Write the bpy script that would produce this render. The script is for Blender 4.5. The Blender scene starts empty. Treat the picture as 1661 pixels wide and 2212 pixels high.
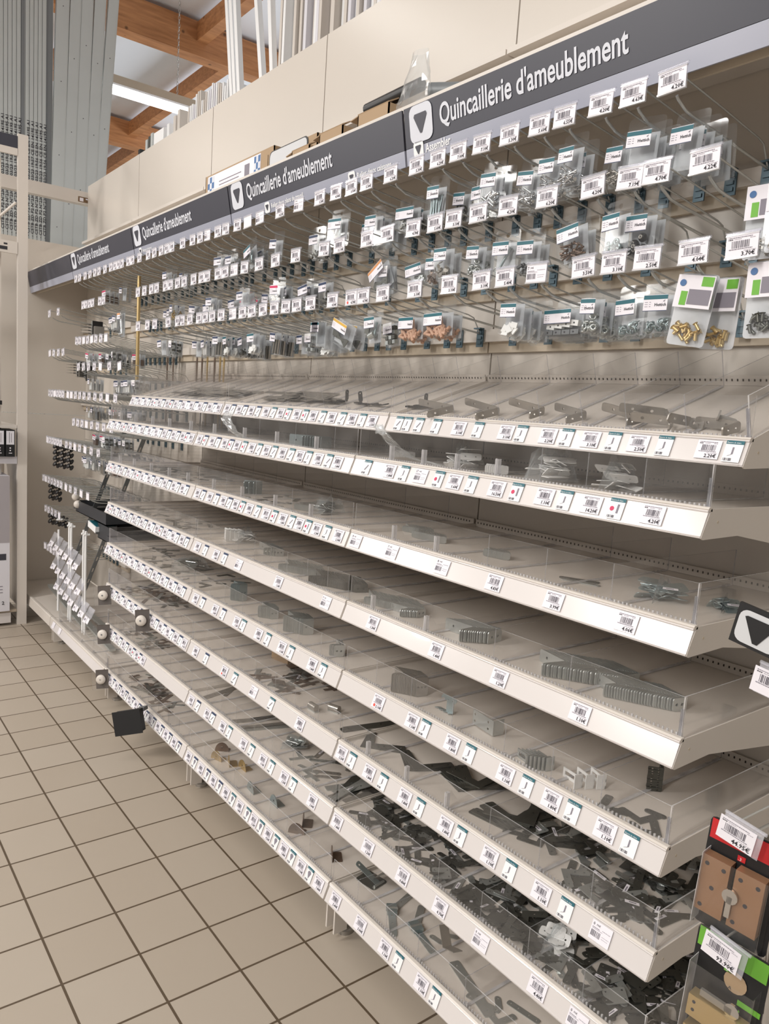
import bpy, bmesh, math, random, json
from mathutils import Vector, Matrix, Euler
random.seed(7)
PI = math.pi
sc = bpy.context.scene
# ------------------------------------------------------------------ camera
cd = bpy.data.cameras.new('camera'); cam = bpy.data.objects.new('camera', cd); sc.collection.objects.link(cam)
cd.sensor_fit = 'VERTICAL'; cd.sensor_height = 36.0; cd.lens = 1630.709*36/2212
cd.clip_start = .02; cd.clip_end = 60
yaw, pitch, roll = (-0.906036, -0.131949, 0.066679)
f = Vector((math.sin(yaw)*math.cos(pitch), math.cos(yaw)*math.cos(pitch), math.sin(pitch)))
r = Vector((math.cos(yaw), -math.sin(yaw), 0)); u = r.cross(f)
r2 = r*math.cos(roll)+u*math.sin(roll); u2 = -r*math.sin(roll)+u*math.cos(roll)
M = Matrix((( r2.x, u2.x, -f.x), (r2.y, u2.y, -f.y), (r2.z, u2.z, -f.z))).to_4x4()
M.translation = Vector((5.06369, -1.1002, 1.50852))
cam.matrix_world = M
sc.camera = cam
# ------------------------------------------------------------------ world, lamps, exposure
w = bpy.data.worlds.new('world'); sc.world = w; w.use_nodes = True
bg = w.node_tree.nodes['Background']; bg.inputs[0].default_value = (1.0, .97, .94, 1); bg.inputs[1].default_value = .26
def area(name, loc, sx, sy, power, col=(1, .965, .925), rot=(0, 0, 0)):
    l = bpy.data.lights.new(name, 'AREA'); l.shape = 'RECTANGLE'; l.size = sx; l.size_y = sy; l.energy = power; l.color = col
    o = bpy.data.objects.new(name, l); o.location = loc; o.rotation_euler = rot; sc.collection.objects.link(o); return o
area('tube_light_aisle_near', (4.5, -1.5, 3.7), .25, 2.6, 20)
area('tube_light_aisle_mid', (1.4, -1.5, 3.7), .25, 2.6, 20)
area('tube_light_aisle_far', (-1.75, -2.0, 3.7), .25, 2.6, 12)
for k_, x_ in enumerate((5.0, 1.4, -2.2)): area('tube_light_next_aisle', (x_, -4.3, 3.5), .3, 2.6, (140, 150, 125)[k_], rot=(math.radians(28), 0, 0))  # low-angle front fill added to brighten the shelf backs, not a known tube row
area('tube_light_behind', (-1.75, 1.42, 3.985), .09, .85, 60, (1, .98, .95))
area('skylight', (1.0, 4.2, 4.85), 5.0, 2.0, 45, (.9, .95, 1))
area('daylight_window', (-2.5, 6.8, 2.6), 9.0, 1.6, 400, (.88, .94, 1), (math.radians(-105), 0, 0))  # added cool fill to brighten roof deck and studs, no actual window
sc.view_settings.view_transform = 'Standard'; sc.view_settings.look = 'None'
sc.view_settings.exposure = -0.03; sc.view_settings.gamma = 1.0; sc.view_settings.use_curve_mapping = False
sc.cycles.transparent_max_bounces = 40; sc.cycles.max_bounces = 8
# ------------------------------------------------------------------ data measured from the place (metres)
D = json.loads('''{"H": {"r1": [[3.534, "5.30"], [3.613, "6.20"], [3.684, "7.00"], [3.761, "7.10"], [3.845, "5.30"], [3.929, "5.60"], [3.994, "6.55"], [4.081, "4.20"], [4.152, "4.63"], [4.231, "4.20"], [3.43, "6.20"], [3.325, "5.30"], [3.254, "3.50"], [3.178, "4.90"], [3.093, "5.30"], [2.975, "B"], [2.861, "14.20"], [2.728, "B"], [2.642, "W"], [2.566, "9.90"], [2.475, "5.60"], [2.411, "4.70"], [2.321, "B"], [2.256, "4.20"], [2.187, "4.20"], [2.091, ""], [1.981, ""], [1.927, ""], [1.866, ""], [1.788, ""], [1.717, ""], [1.61, ""], [1.518, ""], [1.466, ""], [1.378, ""], [1.332, ""], [1.279, ""], [1.218, ""], [1.13, ""], [1.034, ""], [0.967, ""], [0.885, ""], [0.801, ""], [0.701, ""], [0.632, ""]], "r2": [[4.311, "4.22"], [4.219, "4.70"], [4.164, "7.19"], [4.081, "4.20"], [3.967, "6.20"], [3.859, "4.20"], [3.767, "7.90"], [3.686, "3.10"], [3.62, "5.60"], [3.538, "4.70"], [3.432, "7.80"], [3.343, "3.50"], [3.21, "11.10"], [3.131, "3.10"], [2.971, "4.70"], [2.846, "5.10"], [2.736, "14.70"], [2.632, ""], [2.554, "B"], [2.482, ""], [2.425, ""], [2.332, ""], [2.28, ""], [2.208, ""], [2.117, ""], [2.052, ""], [1.977, ""], [1.923, ""], [1.825, ""], [1.764, ""], [1.68, ""], [1.6, ""], [1.113, ""], [1.054, ""], [0.936, ""], [0.882, ""], [0.82, ""], [0.769, ""]], "r3": [[4.395, "3.70"], [4.309, "4.04"], [4.219, "2.50"], [4.147, "3.10"], [4.077, "3.50"], [3.957, "B"], [3.867, "5.40"], [3.795, "3.10"], [3.688, "3.10"], [3.56, "3.10"], [3.429, "3.50"], [3.342, "4.70"], [3.285, "R4.70"], [3.191, "4.30"], [3.072, "4.70"], [2.992, "4.70"], [2.926, "4.70"], [2.853, "4.20"], [2.777, "4.20"], [2.699, ""], [2.63, ""], [2.556, "B"], [2.463, ""], [2.387, ""], [2.326, ""], [2.27, ""], [2.185, ""], [2.108, ""], [2.064, ""], [1.964, ""], [1.814, ""], [1.727, ""], [1.61, ""]]}, "PK": [["r1", 4.233, 0.205, "empty", 5], ["r1", 4.162, 0.18, "empty", 3], ["r1", 4.07, 0.212, "screws_dark", 6], ["r1", 4.014, 0.17, "screws", 4], ["r1", 3.935, 0.185, "screws", 4], ["r1", 3.843, 0.212, "screws", 6], ["r1", 3.788, 0.178, "barrels", 3], ["r1", 3.695, 0.22, "nuts", 2], ["r1", 3.629, 0.227, "nuts_dark", 4], ["r1", 3.578, 0.17, "longscrews", 1], ["r1", 3.4, 0.227, "pegs", 2], ["r1", 3.28, 0.221, "empty", 2], ["r1", 3.167, 0.26, "nuts", 4], ["r1", 3.127, 0.184, "hinge", 3], ["r1", 2.911, 0.246, "bits_dark", 0], ["r1", 2.747, 0.204, "bits_dark", 6], ["r1", 2.524, 0.259, "bits_dark", -4], ["r1", 2.52, 0.21, "hinge", -15], ["r2", 4.188, 0.187, "balls", 2], ["r2", 4.119, 0.17, "nuts_teal", -1], ["r2", 4.001, 0.179, "brass_screws", -9], ["r2", 3.864, 0.213, "bits_black", 2], ["r2", 3.801, 0.194, "bolt", 1], ["r2", 3.716, 0.19, "nuts", 3], ["r2", 3.65, 0.173, "coins", 1], ["r2", 3.529, 0.215, "coins_dark", 3], ["r2", 3.436, 0.236, "clips", -10], ["r2", 3.366, 0.211, "washers_small", 2], ["r2", 3.3, 0.206, "orange_hinge", -28], ["r2", 2.981, 0.254, "bits_dark2", 0], ["r2", 2.853, 0.252, "bits_dark2", -8], ["r2", 2.76, 0.237, "bits_dark2", -5], ["r3", 4.239, 0.191, "washers", 1], ["r3", 4.156, 0.204, "washers", -1], ["r3", 4.1, 0.236, "nuts", 0], ["r3", 4.088, 0.179, "nuts", 3], ["r3", 3.967, 0.236, "connectors", 0], ["r3", 3.879, 0.228, "white_bits", 0], ["r3", 3.877, 0.17, "white", 2], ["r3", 3.611, 0.178, "dowels", 0], ["r3", 3.489, 0.192, "dowels", 2], ["r3", 3.318, 0.234, "grid", -8], ["r3", 3.358, 0.171, "caster", -4], ["r3", 3.215, 0.19, "yellow_hinge", 22], ["r3", 3.057, 0.17, "empty", 2], ["r3", 3.072, 0.17, "empty2", 2]], "RAIL": {"1": [[3.498, ""], [3.533, "P"], [3.58, ""], [3.647, "P"], [3.73, "3.10"], [3.794, "P"], [3.884, "3.10"], [3.929, "P"], [4.005, "2.20"], [4.054, "P"], [4.114, "3.10"], [4.168, "P"], [4.224, "2.50"], [4.279, "P"], [4.364, "2.20"], [4.409, "P"]], "2": [[3.511, ""], [3.606, "1.80"], [3.662, "P"], [3.724, "B17"], [3.787, "Q"], [3.84, "1.60"], [3.894, "P"], [3.97, "16.50"], [4.025, "Q"], [4.099, "1.10"], [4.149, "P"], [4.21, "14.20"], [4.264, "Q"], [4.337, "4.20"]], "3": [[3.483, "B8"], [3.636, "B7"], [3.822, "B8"], [3.986, "4.83"], [4.146, "3.99"], [4.31, "4.06"]], "4": [[3.579, "1.30"], [3.824, "1.40"], [4.024, "1.20"], [4.233, "1.10"]], "5": [[3.624, "R2.10"], [3.759, "1.10"], [3.805, "P"], [3.9, "1.80"], [3.956, "P"], [4.065, "1.10"], [4.123, "P"], [4.188, "1.80"], [4.239, "P"], [4.314, "1.10"], [4.366, "P"]], "6": [[3.479, "2.20"], [3.526, "P"], [3.605, "1.80"], [3.663, "P"], [3.752, "1.80"], [3.807, "P"], [3.901, "1.80"], [3.95, "P"], [4.042, "1.10"], [4.1, "P"], [4.186, "1.10"], [4.247, "P"], [4.329, "B0"]], "7": [[3.478, "1.40"], [3.621, "1.20"], [3.766, "0.80"], [3.905, "0.70"], [4.038, "B0"], [4.2, "4.40"], [4.3, "B0"]], "8": [[3.492, "2.40"], [3.611, "3.00"], [3.719, "1.10"], [3.772, "P"], [3.863, "1.10"], [3.912, "P"]]}, "R3": {"4": [[2.499, "1.60"], [2.567, "P"], [2.655, "1.80"], [2.721, "P"], [2.829, "B0"], [3.095, "1.20"], [3.359, "B7"]], "5": [[2.498, "1.10"], [2.559, "P"], [2.664, "2.20"], [2.727, "P"], [2.833, "1.20"], [2.877, "P"], [2.986, "1.80"], [3.044, "P"], [3.134, "3.10"], [3.186, "P"], [3.308, "1.80"], [3.362, "P"]], "6": [[2.514, "1.80"], [2.604, "P"], [2.755, "R2.20"], [2.833, "S"], [2.97, "B0"], [3.086, "S"], [3.259, "4.20"]], "7": [[2.488, "1.20"], [2.547, "S"], [2.632, "1.30"], [2.675, "S"], [2.758, "0.90"], [2.809, "P"], [2.916, "1.20"], [2.972, "P"], [3.051, "3.10"], [3.105, "P"], [3.186, "2.20"], [3.238, "P"], [3.348, "2.00"]]}, "DIV": {"1": [3.509, 3.69, 3.841, 3.963, 4.076, 4.181, 4.307], "2": [3.576, 3.7, 3.816, 3.942, 4.064, 4.177, 4.3], "3": [3.607, 3.767, 3.94, 4.101, 4.257], "4": [3.539, 3.752, 3.982, 4.185], "5": [3.58, 3.722, 3.871, 4.035, 4.164, 4.283], "6": [3.447, 3.56, 3.722, 3.871, 4.014, 4.155, 4.285], "7": [3.576, 3.717, 3.868, 4.011, 4.15, 4.29], "8": [3.563, 3.691, 3.818, 3.985]}}''')
# ------------------------------------------------------------------ materials
def srgb(c):
    return tuple(((x/255)/12.92 if x/255 <= .04045 else ((x/255+.055)/1.055)**2.4) for x in c)
MATS = {}
def mat(name, col, rough=.5, metal=0.0, noise=None, spec=.5, alpha=None, emit=None, coat=0):
    m = bpy.data.materials.new(name); m.use_nodes = True; MATS[name] = m
    nt = m.node_tree; b = nt.nodes['Principled BSDF']
    c = srgb(col)+(1,)
    b.inputs['Base Color'].default_value = c; b.inputs['Roughness'].default_value = rough; b.inputs['Metallic'].default_value = metal
    b.inputs['Specular IOR Level'].default_value = spec; b.inputs['Coat Weight'].default_value = coat
    if emit: b.inputs['Emission Color'].default_value = c; b.inputs['Emission Strength'].default_value = emit
    if noise:
        tc = nt.nodes.new('ShaderNodeTexCoord'); n = nt.nodes.new('ShaderNodeTexNoise'); mx = nt.nodes.new('ShaderNodeMix'); mx.data_type = 'RGBA'
        n.inputs['Scale'].default_value = noise[0]; n.inputs['Detail'].default_value = 4
        nt.links.new(tc.outputs['Object'], n.inputs['Vector']); nt.links.new(n.outputs['Fac'], mx.inputs['Factor'])
        mx.inputs['A'].default_value = c; mx.inputs['B'].default_value = tuple(x*(1-noise[1]) for x in c[:3])+(1,)
        nt.links.new(mx.outputs['Result'], b.inputs['Base Color'])
    return m
def clear(name, tint, haze, rough=.05, hazecol=(.85, .86, .88), gl=1.0, ior=1.45):
    m = bpy.data.materials.new(name); m.use_nodes = True; MATS[name] = m
    nt = m.node_tree; nt.nodes.clear(); N = nt.nodes.new; Lk = nt.links.new
    out = N('ShaderNodeOutputMaterial'); tr = N('ShaderNodeBsdfTransparent'); tr.inputs[0].default_value = tuple(tint)+(1,)
    df = N('ShaderNodeBsdfDiffuse'); df.inputs[0].default_value = tuple(hazecol)+(1,)
    g = N('ShaderNodeBsdfGlossy'); g.inputs['Roughness'].default_value = rough
    lw = N('ShaderNodeLayerWeight'); lw.inputs[0].default_value = .5; pw = N('ShaderNodeMath'); pw.operation = 'POWER'; pw.inputs[1].default_value = 4.5; Lk(lw.outputs['Facing'], pw.inputs[0])
    fr = N('ShaderNodeMapRange'); fr.inputs['To Min'].default_value = .035; fr.inputs['To Max'].default_value = .8; Lk(pw.outputs[0], fr.inputs['Value'])
    mul = N('ShaderNodeMath'); mul.operation = 'MULTIPLY'; mul.inputs[1].default_value = gl
    m1 = N('ShaderNodeMixShader'); m2 = N('ShaderNodeMixShader'); m1.inputs[0].default_value = haze
    tc = N('ShaderNodeTexCoord'); no = N('ShaderNodeTexNoise'); no.inputs['Scale'].default_value = 14; mm = N('ShaderNodeMapRange')
    mm.inputs['From Min'].default_value = .35; mm.inputs['From Max'].default_value = .75; mm.inputs['To Min'].default_value = haze*.6; mm.inputs['To Max'].default_value = haze*1.7
    Lk(tc.outputs['Object'], no.inputs['Vector']); Lk(no.outputs['Fac'], mm.inputs['Value']); Lk(mm.outputs['Result'], m1.inputs[0])
    Lk(tr.outputs[0], m1.inputs[1]); Lk(df.outputs[0], m1.inputs[2])
    Lk(fr.outputs[0], mul.inputs[0]); Lk(mul.outputs[0], m2.inputs[0]); Lk(m1.outputs[0], m2.inputs[1]); Lk(g.outputs[0], m2.inputs[2])
    Lk(m2.outputs[0], out.inputs[0]); return m
mat('cream', (216, 208, 199), .38, noise=(3, .04)); mat('cream_panel', (212, 204, 194), .32, noise=(2, .03), spec=.6)
mat('cream_dark', (196, 182, 162), .45); mat('rail', (218, 212, 209), .22, spec=.7, coat=.3)
mat('slot', (58, 50, 43), .8); mat('navy', (62, 62, 72), .42, noise=(6, .08)); mat('sign_grey', (160, 162, 176), .3); mat('sign_light', (214, 216, 224), .5)
mat('white', (240, 240, 240), .5); mat('paper', (236, 232, 238), .55); mat('ink', (50, 48, 54), .7); mat('ink_mid', (92, 88, 98), .7); mat('ink_soft', (135, 130, 140), .7)
mat('teal', (30, 98, 110), .5); mat('green', (110, 178, 60), .5); mat('orange', (214, 148, 90), .5); mat('yellow', (214, 172, 70), .5); mat('navyband', (52, 66, 96), .5)
mat('magenta', (205, 40, 90), .5); mat('red', (200, 40, 45), .5); mat('reddot', (235, 90, 75), .6); mat('bluepack', (70, 110, 160), .5)
mat('wire', (198, 200, 198), .25, .6); mat('bracket', (84, 104, 114), .35, .4); mat('zinc', (196, 200, 198), .3, .72, noise=(30, .18)); mat('zinc_blue', (168, 182, 184), .28, .68, noise=(25, .2))
mat('steel', (172, 167, 160), .28, .6, noise=(20, .15)); mat('dark_steel', (104, 104, 98), .32, .65, noise=(22, .25)); mat('black_plastic', (34, 32, 32), .4)
mat('brass', (200, 174, 124), .3, .6); mat('bronze', (128, 110, 98), .32, .6); mat('chrome', (215, 215, 215), .12, 1); mat('white_plastic', (232, 232, 230), .4)
mat('wood', (206, 164, 138), .6, noise=(60, .2)); mat('cardboard', (176, 150, 120), .8, noise=(8, .1)); mat('card_dark', (120, 95, 70), .85); mat('sample_card', (78, 68, 62), .6)
mat('grey_plastic', (110, 112, 114), .45); mat('galv', (200, 204, 202), .42, .12, noise=(5, .08)); mat('galv_dark', (128, 132, 134), .4, .15)
mat('frost', (205, 206, 208), .5); mat('drawer', (52, 54, 58), .4); mat('boxwhite', (222, 220, 226), .5); mat('boxgrey', (168, 162, 165), .5)
mat('tube_emit', (255, 255, 250), .5, emit=14); mat('padlock_tan', (158, 120, 90), .35, .3); mat('blister_black', (28, 28, 30), .5)
clear('acrylic', (.985, .982, .98), .02, .03, (.85, .83, .81), gl=.8); clear('acrylic_edge', (.85, .85, .87), .42, .1, (.92, .91, .91)); clear('acrylic_dark', (.55, .55, .6), .2, .1)
clear('blister', (.985, .99, .99), .022, .12, gl=1.0); clear('backing', (.8, .81, .83), .45, .4, (.86, .87, .9)); clear('bag', (.97, .98, .985), .12, .1, (.92, .94, .95), gl=1.6); clear('holder', (.95, .95, .98), .2, .1, (.92, .92, .96))
# floor: square ceramic tiles on a grid, dark joints
m = mat('floor_tile', (176, 163, 145), .42, spec=.45); nt = m.node_tree; b = nt.nodes['Principled BSDF']
tc = nt.nodes.new('ShaderNodeTexCoord'); sx = nt.nodes.new('ShaderNodeSeparateXYZ'); nt.links.new(tc.outputs['Object'], sx.inputs[0])
def mth(op, a, bb=None):
    n = nt.nodes.new('ShaderNodeMath'); n.operation = op
    for i, v in enumerate((a, bb)):
        if v is None: continue
        if isinstance(v, (int, float)): n.inputs[i].default_value = v
        else: nt.links.new(v, n.inputs[i])
    return n.outputs[0]
T = .2015; g = .0033/T; dd = []
for ax in 'XY':
    fr = mth('FRACT', mth('DIVIDE', mth('ADD', sx.outputs[ax], 20*T), T)); dd.append(mth('MINIMUM', fr, mth('SUBTRACT', 1.0, fr)))
edge = mth('LESS_THAN', mth('MINIMUM', dd[0], dd[1]), g)
no = nt.nodes.new('ShaderNodeTexNoise'); no.inputs['Scale'].default_value = 2.2; no.inputs['Detail'].default_value = 6; nt.links.new(tc.outputs['Object'], no.inputs['Vector'])
cell = nt.nodes.new('ShaderNodeTexWhiteNoise'); cell.noise_dimensions = '2D'; cmb = nt.nodes.new('ShaderNodeCombineXYZ')
for i, ax in enumerate('XY'): nt.links.new(mth('FLOOR', mth('DIVIDE', sx.outputs[ax], T)), cmb.inputs[i])
nt.links.new(cmb.outputs[0], cell.inputs['Vector'])
mx = nt.nodes.new('ShaderNodeMix'); mx.data_type = 'RGBA'; mx.inputs['A'].default_value = srgb((180, 169, 155))+(1,); mx.inputs['B'].default_value = srgb((168, 155, 139))+(1,)
nt.links.new(mth('MULTIPLY', mth('ADD', no.outputs['Fac'], cell.outputs['Value']), .5), mx.inputs['Factor'])
mx2 = nt.nodes.new('ShaderNodeMix'); mx2.data_type = 'RGBA'; mx2.inputs['B'].default_value = srgb((88, 74, 58))+(1,)
nt.links.new(edge, mx2.inputs['Factor']); nt.links.new(mx.outputs['Result'], mx2.inputs['A']); nt.links.new(mx2.outputs['Result'], b.inputs['Base Color'])
# roof deck: ribbed white sheet
m = mat('deck', (232, 238, 246), .5); nt = m.node_tree; b = nt.nodes['Principled BSDF']
tc = nt.nodes.new('ShaderNodeTexCoord'); wv = nt.nodes.new('ShaderNodeTexWave'); wv.inputs['Scale'].default_value = 4.5; wv.bands_direction = 'X'
nt.links.new(tc.outputs['Object'], wv.inputs['Vector']); bp_ = nt.nodes.new('ShaderNodeBump'); bp_.inputs['Strength'].default_value = .5; nt.links.new(wv.outputs['Fac'], bp_.inputs['Height']); nt.links.new(bp_.outputs[0], b.inputs['Normal'])
# glulam timber with knots
m = mat('glulam', (176, 106, 60), .55); nt = m.node_tree; b = nt.nodes['Principled BSDF']
tc = nt.nodes.new('ShaderNodeTexCoord'); mp = nt.nodes.new('ShaderNodeMapping'); mp.inputs['Scale'].default_value = (6, 1.2, 14); no = nt.nodes.new('ShaderNodeTexNoise'); no.inputs['Scale'].default_value = 3; no.inputs['Detail'].default_value = 8
vo = nt.nodes.new('ShaderNodeTexVoronoi'); vo.inputs['Scale'].default_value = 6.5
cr = nt.nodes.new('ShaderNodeValToRGB'); cr.color_ramp.elements[0].color = srgb((190, 134, 88))+(1,); cr.color_ramp.elements[1].color = srgb((158, 106, 66))+(1,); cr.color_ramp.elements[0].position = .35; cr.color_ramp.elements[1].position = .7
ck = nt.nodes.new('ShaderNodeValToRGB'); ck.color_ramp.elements[0].position = .05; ck.color_ramp.elements[1].position = .13; ck.color_ramp.elements[0].color = (.35, .35, .35, 1)
mx = nt.nodes.new('ShaderNodeMix'); mx.data_type = 'RGBA'; mx.blend_type = 'MULTIPLY'; mx.inputs['Factor'].default_value = 1
L_ = nt.links.new; L_(tc.outputs['Object'], mp.inputs[0]); L_(mp.outputs[0], no.inputs['Vector']); L_(tc.outputs['Object'], vo.inputs['Vector']); L_(no.outputs['Fac'], cr.inputs[0]); L_(vo.outputs['Distance'], ck.inputs[0]); L_(cr.outputs[0], mx.inputs['A']); L_(ck.outputs[0], mx.inputs['B']); L_(mx.outputs['Result'], b.inputs['Base Color'])
# ------------------------------------------------------------------ mesh builder
class MB:
    def __init__(s): s.v = []; s.f = []; s.m = []; s.s = []; s.mats = []; s.X = Matrix.Identity(4)
    def mi(s, m):
        if m not in s.mats: s.mats.append(m)
        return s.mats.index(m)
    def add(s, vs, fs, m, smooth=False, X=None):
        X = s.X @ X if X is not None else s.X; k = len(s.v); i = s.mi(m)
        s.v += [X @ Vector(p) for p in vs]
        for q in fs: s.f.append([k+a for a in q]); s.m.append(i); s.s.append(smooth)
        return s
    def box(s, a, b, m, X=None, side=None):
        x0, y0, z0 = a; x1, y1, z1 = b
        vs = [(x0, y0, z0), (x1, y0, z0), (x1, y1, z0), (x0, y1, z0), (x0, y0, z1), (x1, y0, z1), (x1, y1, z1), (x0, y1, z1)]
        fs = [(0, 3, 2, 1), (4, 5, 6, 7), (0, 1, 5, 4), (1, 2, 6, 5), (2, 3, 7, 6), (3, 0, 4, 7)]
        if side is None: s.add(vs, fs, m, X=X)
        else:      # side = (axis, edge material): the two big faces keep m, the thin faces take the edge material
            big = {0: (3, 5), 1: (2, 4), 2: (0, 1)}[side[0]]
            s.add(vs, [fs[i] for i in big], m, X=X); s.add(vs, [fs[i] for i in range(6) if i not in big], side[1], X=X)
        return s
    def cyl(s, p, q, r0, m, r1=None, n=8, caps=True, X=None):
        p = Vector(p); q = Vector(q); d = (q-p).normalized(); r1 = r0 if r1 is None else r1
        a = d.orthogonal().normalized(); b = d.cross(a); vs = []; 
        for c, rr in ((p, r0), (q, r1)):
            for k in range(n): t = 2*PI*k/n; vs.append(c+a*math.cos(t)*rr+b*math.sin(t)*rr)
        s.add(vs, [(k, (k+1) % n, n+(k+1) % n, n+k) for k in range(n)], m, True, X)
        if caps: s.add(vs, [tuple(range(n-1, -1, -1)), tuple(range(n, 2*n))], m, False, X)
        return s
    def tube(s, pts, r, m, n=6, X=None):
        pts = [Vector(p) for p in pts]; vs = []; a = None
        for i, p in enumerate(pts):
            d = (pts[min(i+1, len(pts)-1)]-pts[max(i-1, 0)]).normalized()
            a = d.orthogonal().normalized() if a is None else (a-d*a.dot(d)).normalized(); b = d.cross(a)
            for k in range(n): t = 2*PI*k/n; vs.append(p+(a*math.cos(t)+b*math.sin(t))*r)
        fs = [(i*n+k, i*n+(k+1) % n, (i+1)*n+(k+1) % n, (i+1)*n+k) for i in range(len(pts)-1) for k in range(n)]
        s.add(vs, fs, m, True, X); s.add(vs, [tuple(range(n-1, -1, -1)), tuple(range((len(pts)-1)*n, len(pts)*n))], m, False, X); return s
    def prism(s, poly, y0, y1, m, X=None):     # polygon in x,z extruded along y
        n = len(poly); vs = [(x, y0, z) for x, z in poly]+[(x, y1, z) for x, z in poly]
        s.add(vs, [tuple(range(n)), tuple(range(2*n-1, n-1, -1))]+[(k, n+k, n+(k+1) % n, (k+1) % n) for k in range(n)], m, X=X); return s
    def lathe(s, prof, m, n=14, X=None):
        vs = [(rr*math.cos(2*PI*k/n), rr*math.sin(2*PI*k/n), z) for rr, z in prof for k in range(n)]
        s.add(vs, [(i*n+k, i*n+(k+1) % n, (i+1)*n+(k+1) % n, (i+1)*n+k) for i in range(len(prof)-1) for k in range(n)], m, True, X); return s
    def sphere(s, c, r, m, n=8):
        return s.lathe([(max(1e-5, r*math.sin(PI*i/n)), -r*math.cos(PI*i/n)) for i in range(n+1)], m, n+2, Matrix.Translation(c))
    def build(s, name):
        me = bpy.data.meshes.new(name); me.from_pydata([tuple(p) for p in s.v], [], s.f)
        for m in s.mats: me.materials.append(MATS[m])
        me.polygons.foreach_set('material_index', s.m); me.polygons.foreach_set('use_smooth', s.s); me.update(); return me
def Tr(x, y, z): return Matrix.Translation((x, y, z))
def Ro(a, ax): return Matrix.Rotation(math.radians(a), 4, ax)
CACHE = {}
def cached(key, fn):
    if key not in CACHE: CACHE[key] = fn()
    return CACHE[key]
_tmp = {}
def curve_geo(cu):
    o = bpy.data.objects.new('tmp', cu); sc.collection.objects.link(o); dg = bpy.context.evaluated_depsgraph_get(); dg.update()
    me = o.evaluated_get(dg).to_mesh(); vs = [tuple(v.co) for v in me.vertices]; fs = [tuple(p.vertices) for p in me.polygons]
    o.evaluated_get(dg).to_mesh_clear(); bpy.data.objects.remove(o); bpy.data.curves.remove(cu); return vs, fs
def text_geo(t, bold=.0, res=2):
    def fn():
        cu = bpy.data.curves.new('t', 'FONT'); cu.body = t; cu.size = 1; cu.resolution_u = res; cu.offset = bold; cu.dimensions = '2D'; cu.fill_mode = 'FRONT'
        return curve_geo(cu)
    return cached(('txt', t, bold, res), fn)
def text_on(mb, t, x, z, size, m, y=-.0006, width=None, bold=0., res=2, X=None, right=False):
    vs, fs = text_geo(t, bold, res)
    if not vs: return
    x0 = min(v[0] for v in vs); x1 = max(v[0] for v in vs); sxx = size if width is None else width/(x1-x0)
    off = x-(x1-x0)*sxx if right else x
    mb.add([(off+(v[0]-x0)*sxx, y, z+v[1]*size) for v in vs], fs, m, X=X)
def plate_geo(outline, holes, t):
    def fn():
        cu = bpy.data.curves.new('p', 'CURVE'); cu.dimensions = '2D'; cu.fill_mode = 'BOTH'; cu.extrude = t/2
        def sp(pts):
            s = cu.splines.new('POLY'); s.points.add(len(pts)-1); s.use_cyclic_u = True
            for p, q in zip(s.points, pts): p.co = (q[0], q[1], 0, 1)
        sp(outline)
        for hx, hy, hr in holes: sp([(hx+hr*math.cos(2*PI*k/8), hy+hr*math.sin(2*PI*k/8)) for k in range(8)])
        return curve_geo(cu)
    return cached(('pl', tuple(outline), tuple(holes), t), fn)
def rrect(w, h, r, n=3, cx=0, cy=0):
    o = []
    for sx_, sy_, a0 in ((1, 1, 0), (-1, 1, 90), (-1, -1, 180), (1, -1, 270)):
        for k in range(n+1): a = math.radians(a0+90*k/n); o.append((round(cx+sx_*(w/2-r)+r*math.cos(a), 5), round(cy+sy_*(h/2-r)+r*math.sin(a), 5)))
    return o
# ------------------------------------------------------------------ objects
LABELS = {}
def tag(o, label, cat, group=None, kind=None):
    n = len(label.split())
    if not 4 <= n <= 16: print('LABEL LENGTH', n, label)
    if label in LABELS and not group: print('DUP LABEL', label)
    LABELS[label] = 1
    o['label'] = label; o['category'] = cat
    if group: o['group'] = group
    if kind: o['kind'] = kind
    return o
def obj(name, me, parent=None, loc=(0, 0, 0), rot=(0, 0, 0)):
    if isinstance(me, MB): me = me.build(name)
    o = bpy.data.objects.new(name, me); o.location = loc; o.rotation_euler = rot; sc.collection.objects.link(o)
    if parent: o.parent = parent
    return o
def empty(name, label, cat, loc=(0, 0, 0), rot=(0, 0, 0), group=None):
    o = bpy.data.objects.new(name, None); o.empty_display_size = .02; o.location = loc; o.rotation_euler = rot; sc.collection.objects.link(o)
    return tag(o, label, cat, group)
def copy_tree(o, parent=None):
    c = o.copy(); sc.collection.objects.link(c); c.parent = parent
    for ch in o.children: copy_tree(ch, c)
    return c
def struct(name, mb):
    o = obj(name, mb); o['kind'] = 'structure'; return o
W1 = 'first second third fourth fifth sixth seventh eighth ninth tenth eleventh twelfth thirteenth fourteenth fifteenth sixteenth seventeenth eighteenth nineteenth twentieth'.split()
def ordn(i):
    if i < 20: return W1[i]
    tens = {2: 'twenty', 3: 'thirty', 4: 'forty', 5: 'fifty', 6: 'sixty'}
    n = i+1
    return ({20: 'twentieth', 30: 'thirtieth', 40: 'fortieth', 50: 'fiftieth'}[n] if n % 10 == 0 else tens[n//10]+'-'+W1[n % 10-1])
BAYX = [-.555, .445, 1.445, 2.445, 3.445, 4.435]
BAYN = ['farthest bay', 'second farthest bay', 'middle bay', 'second nearest bay', 'nearest bay']
def bay_of(x): return max(0, min(4, int(math.floor(x-.445+1))))
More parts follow.
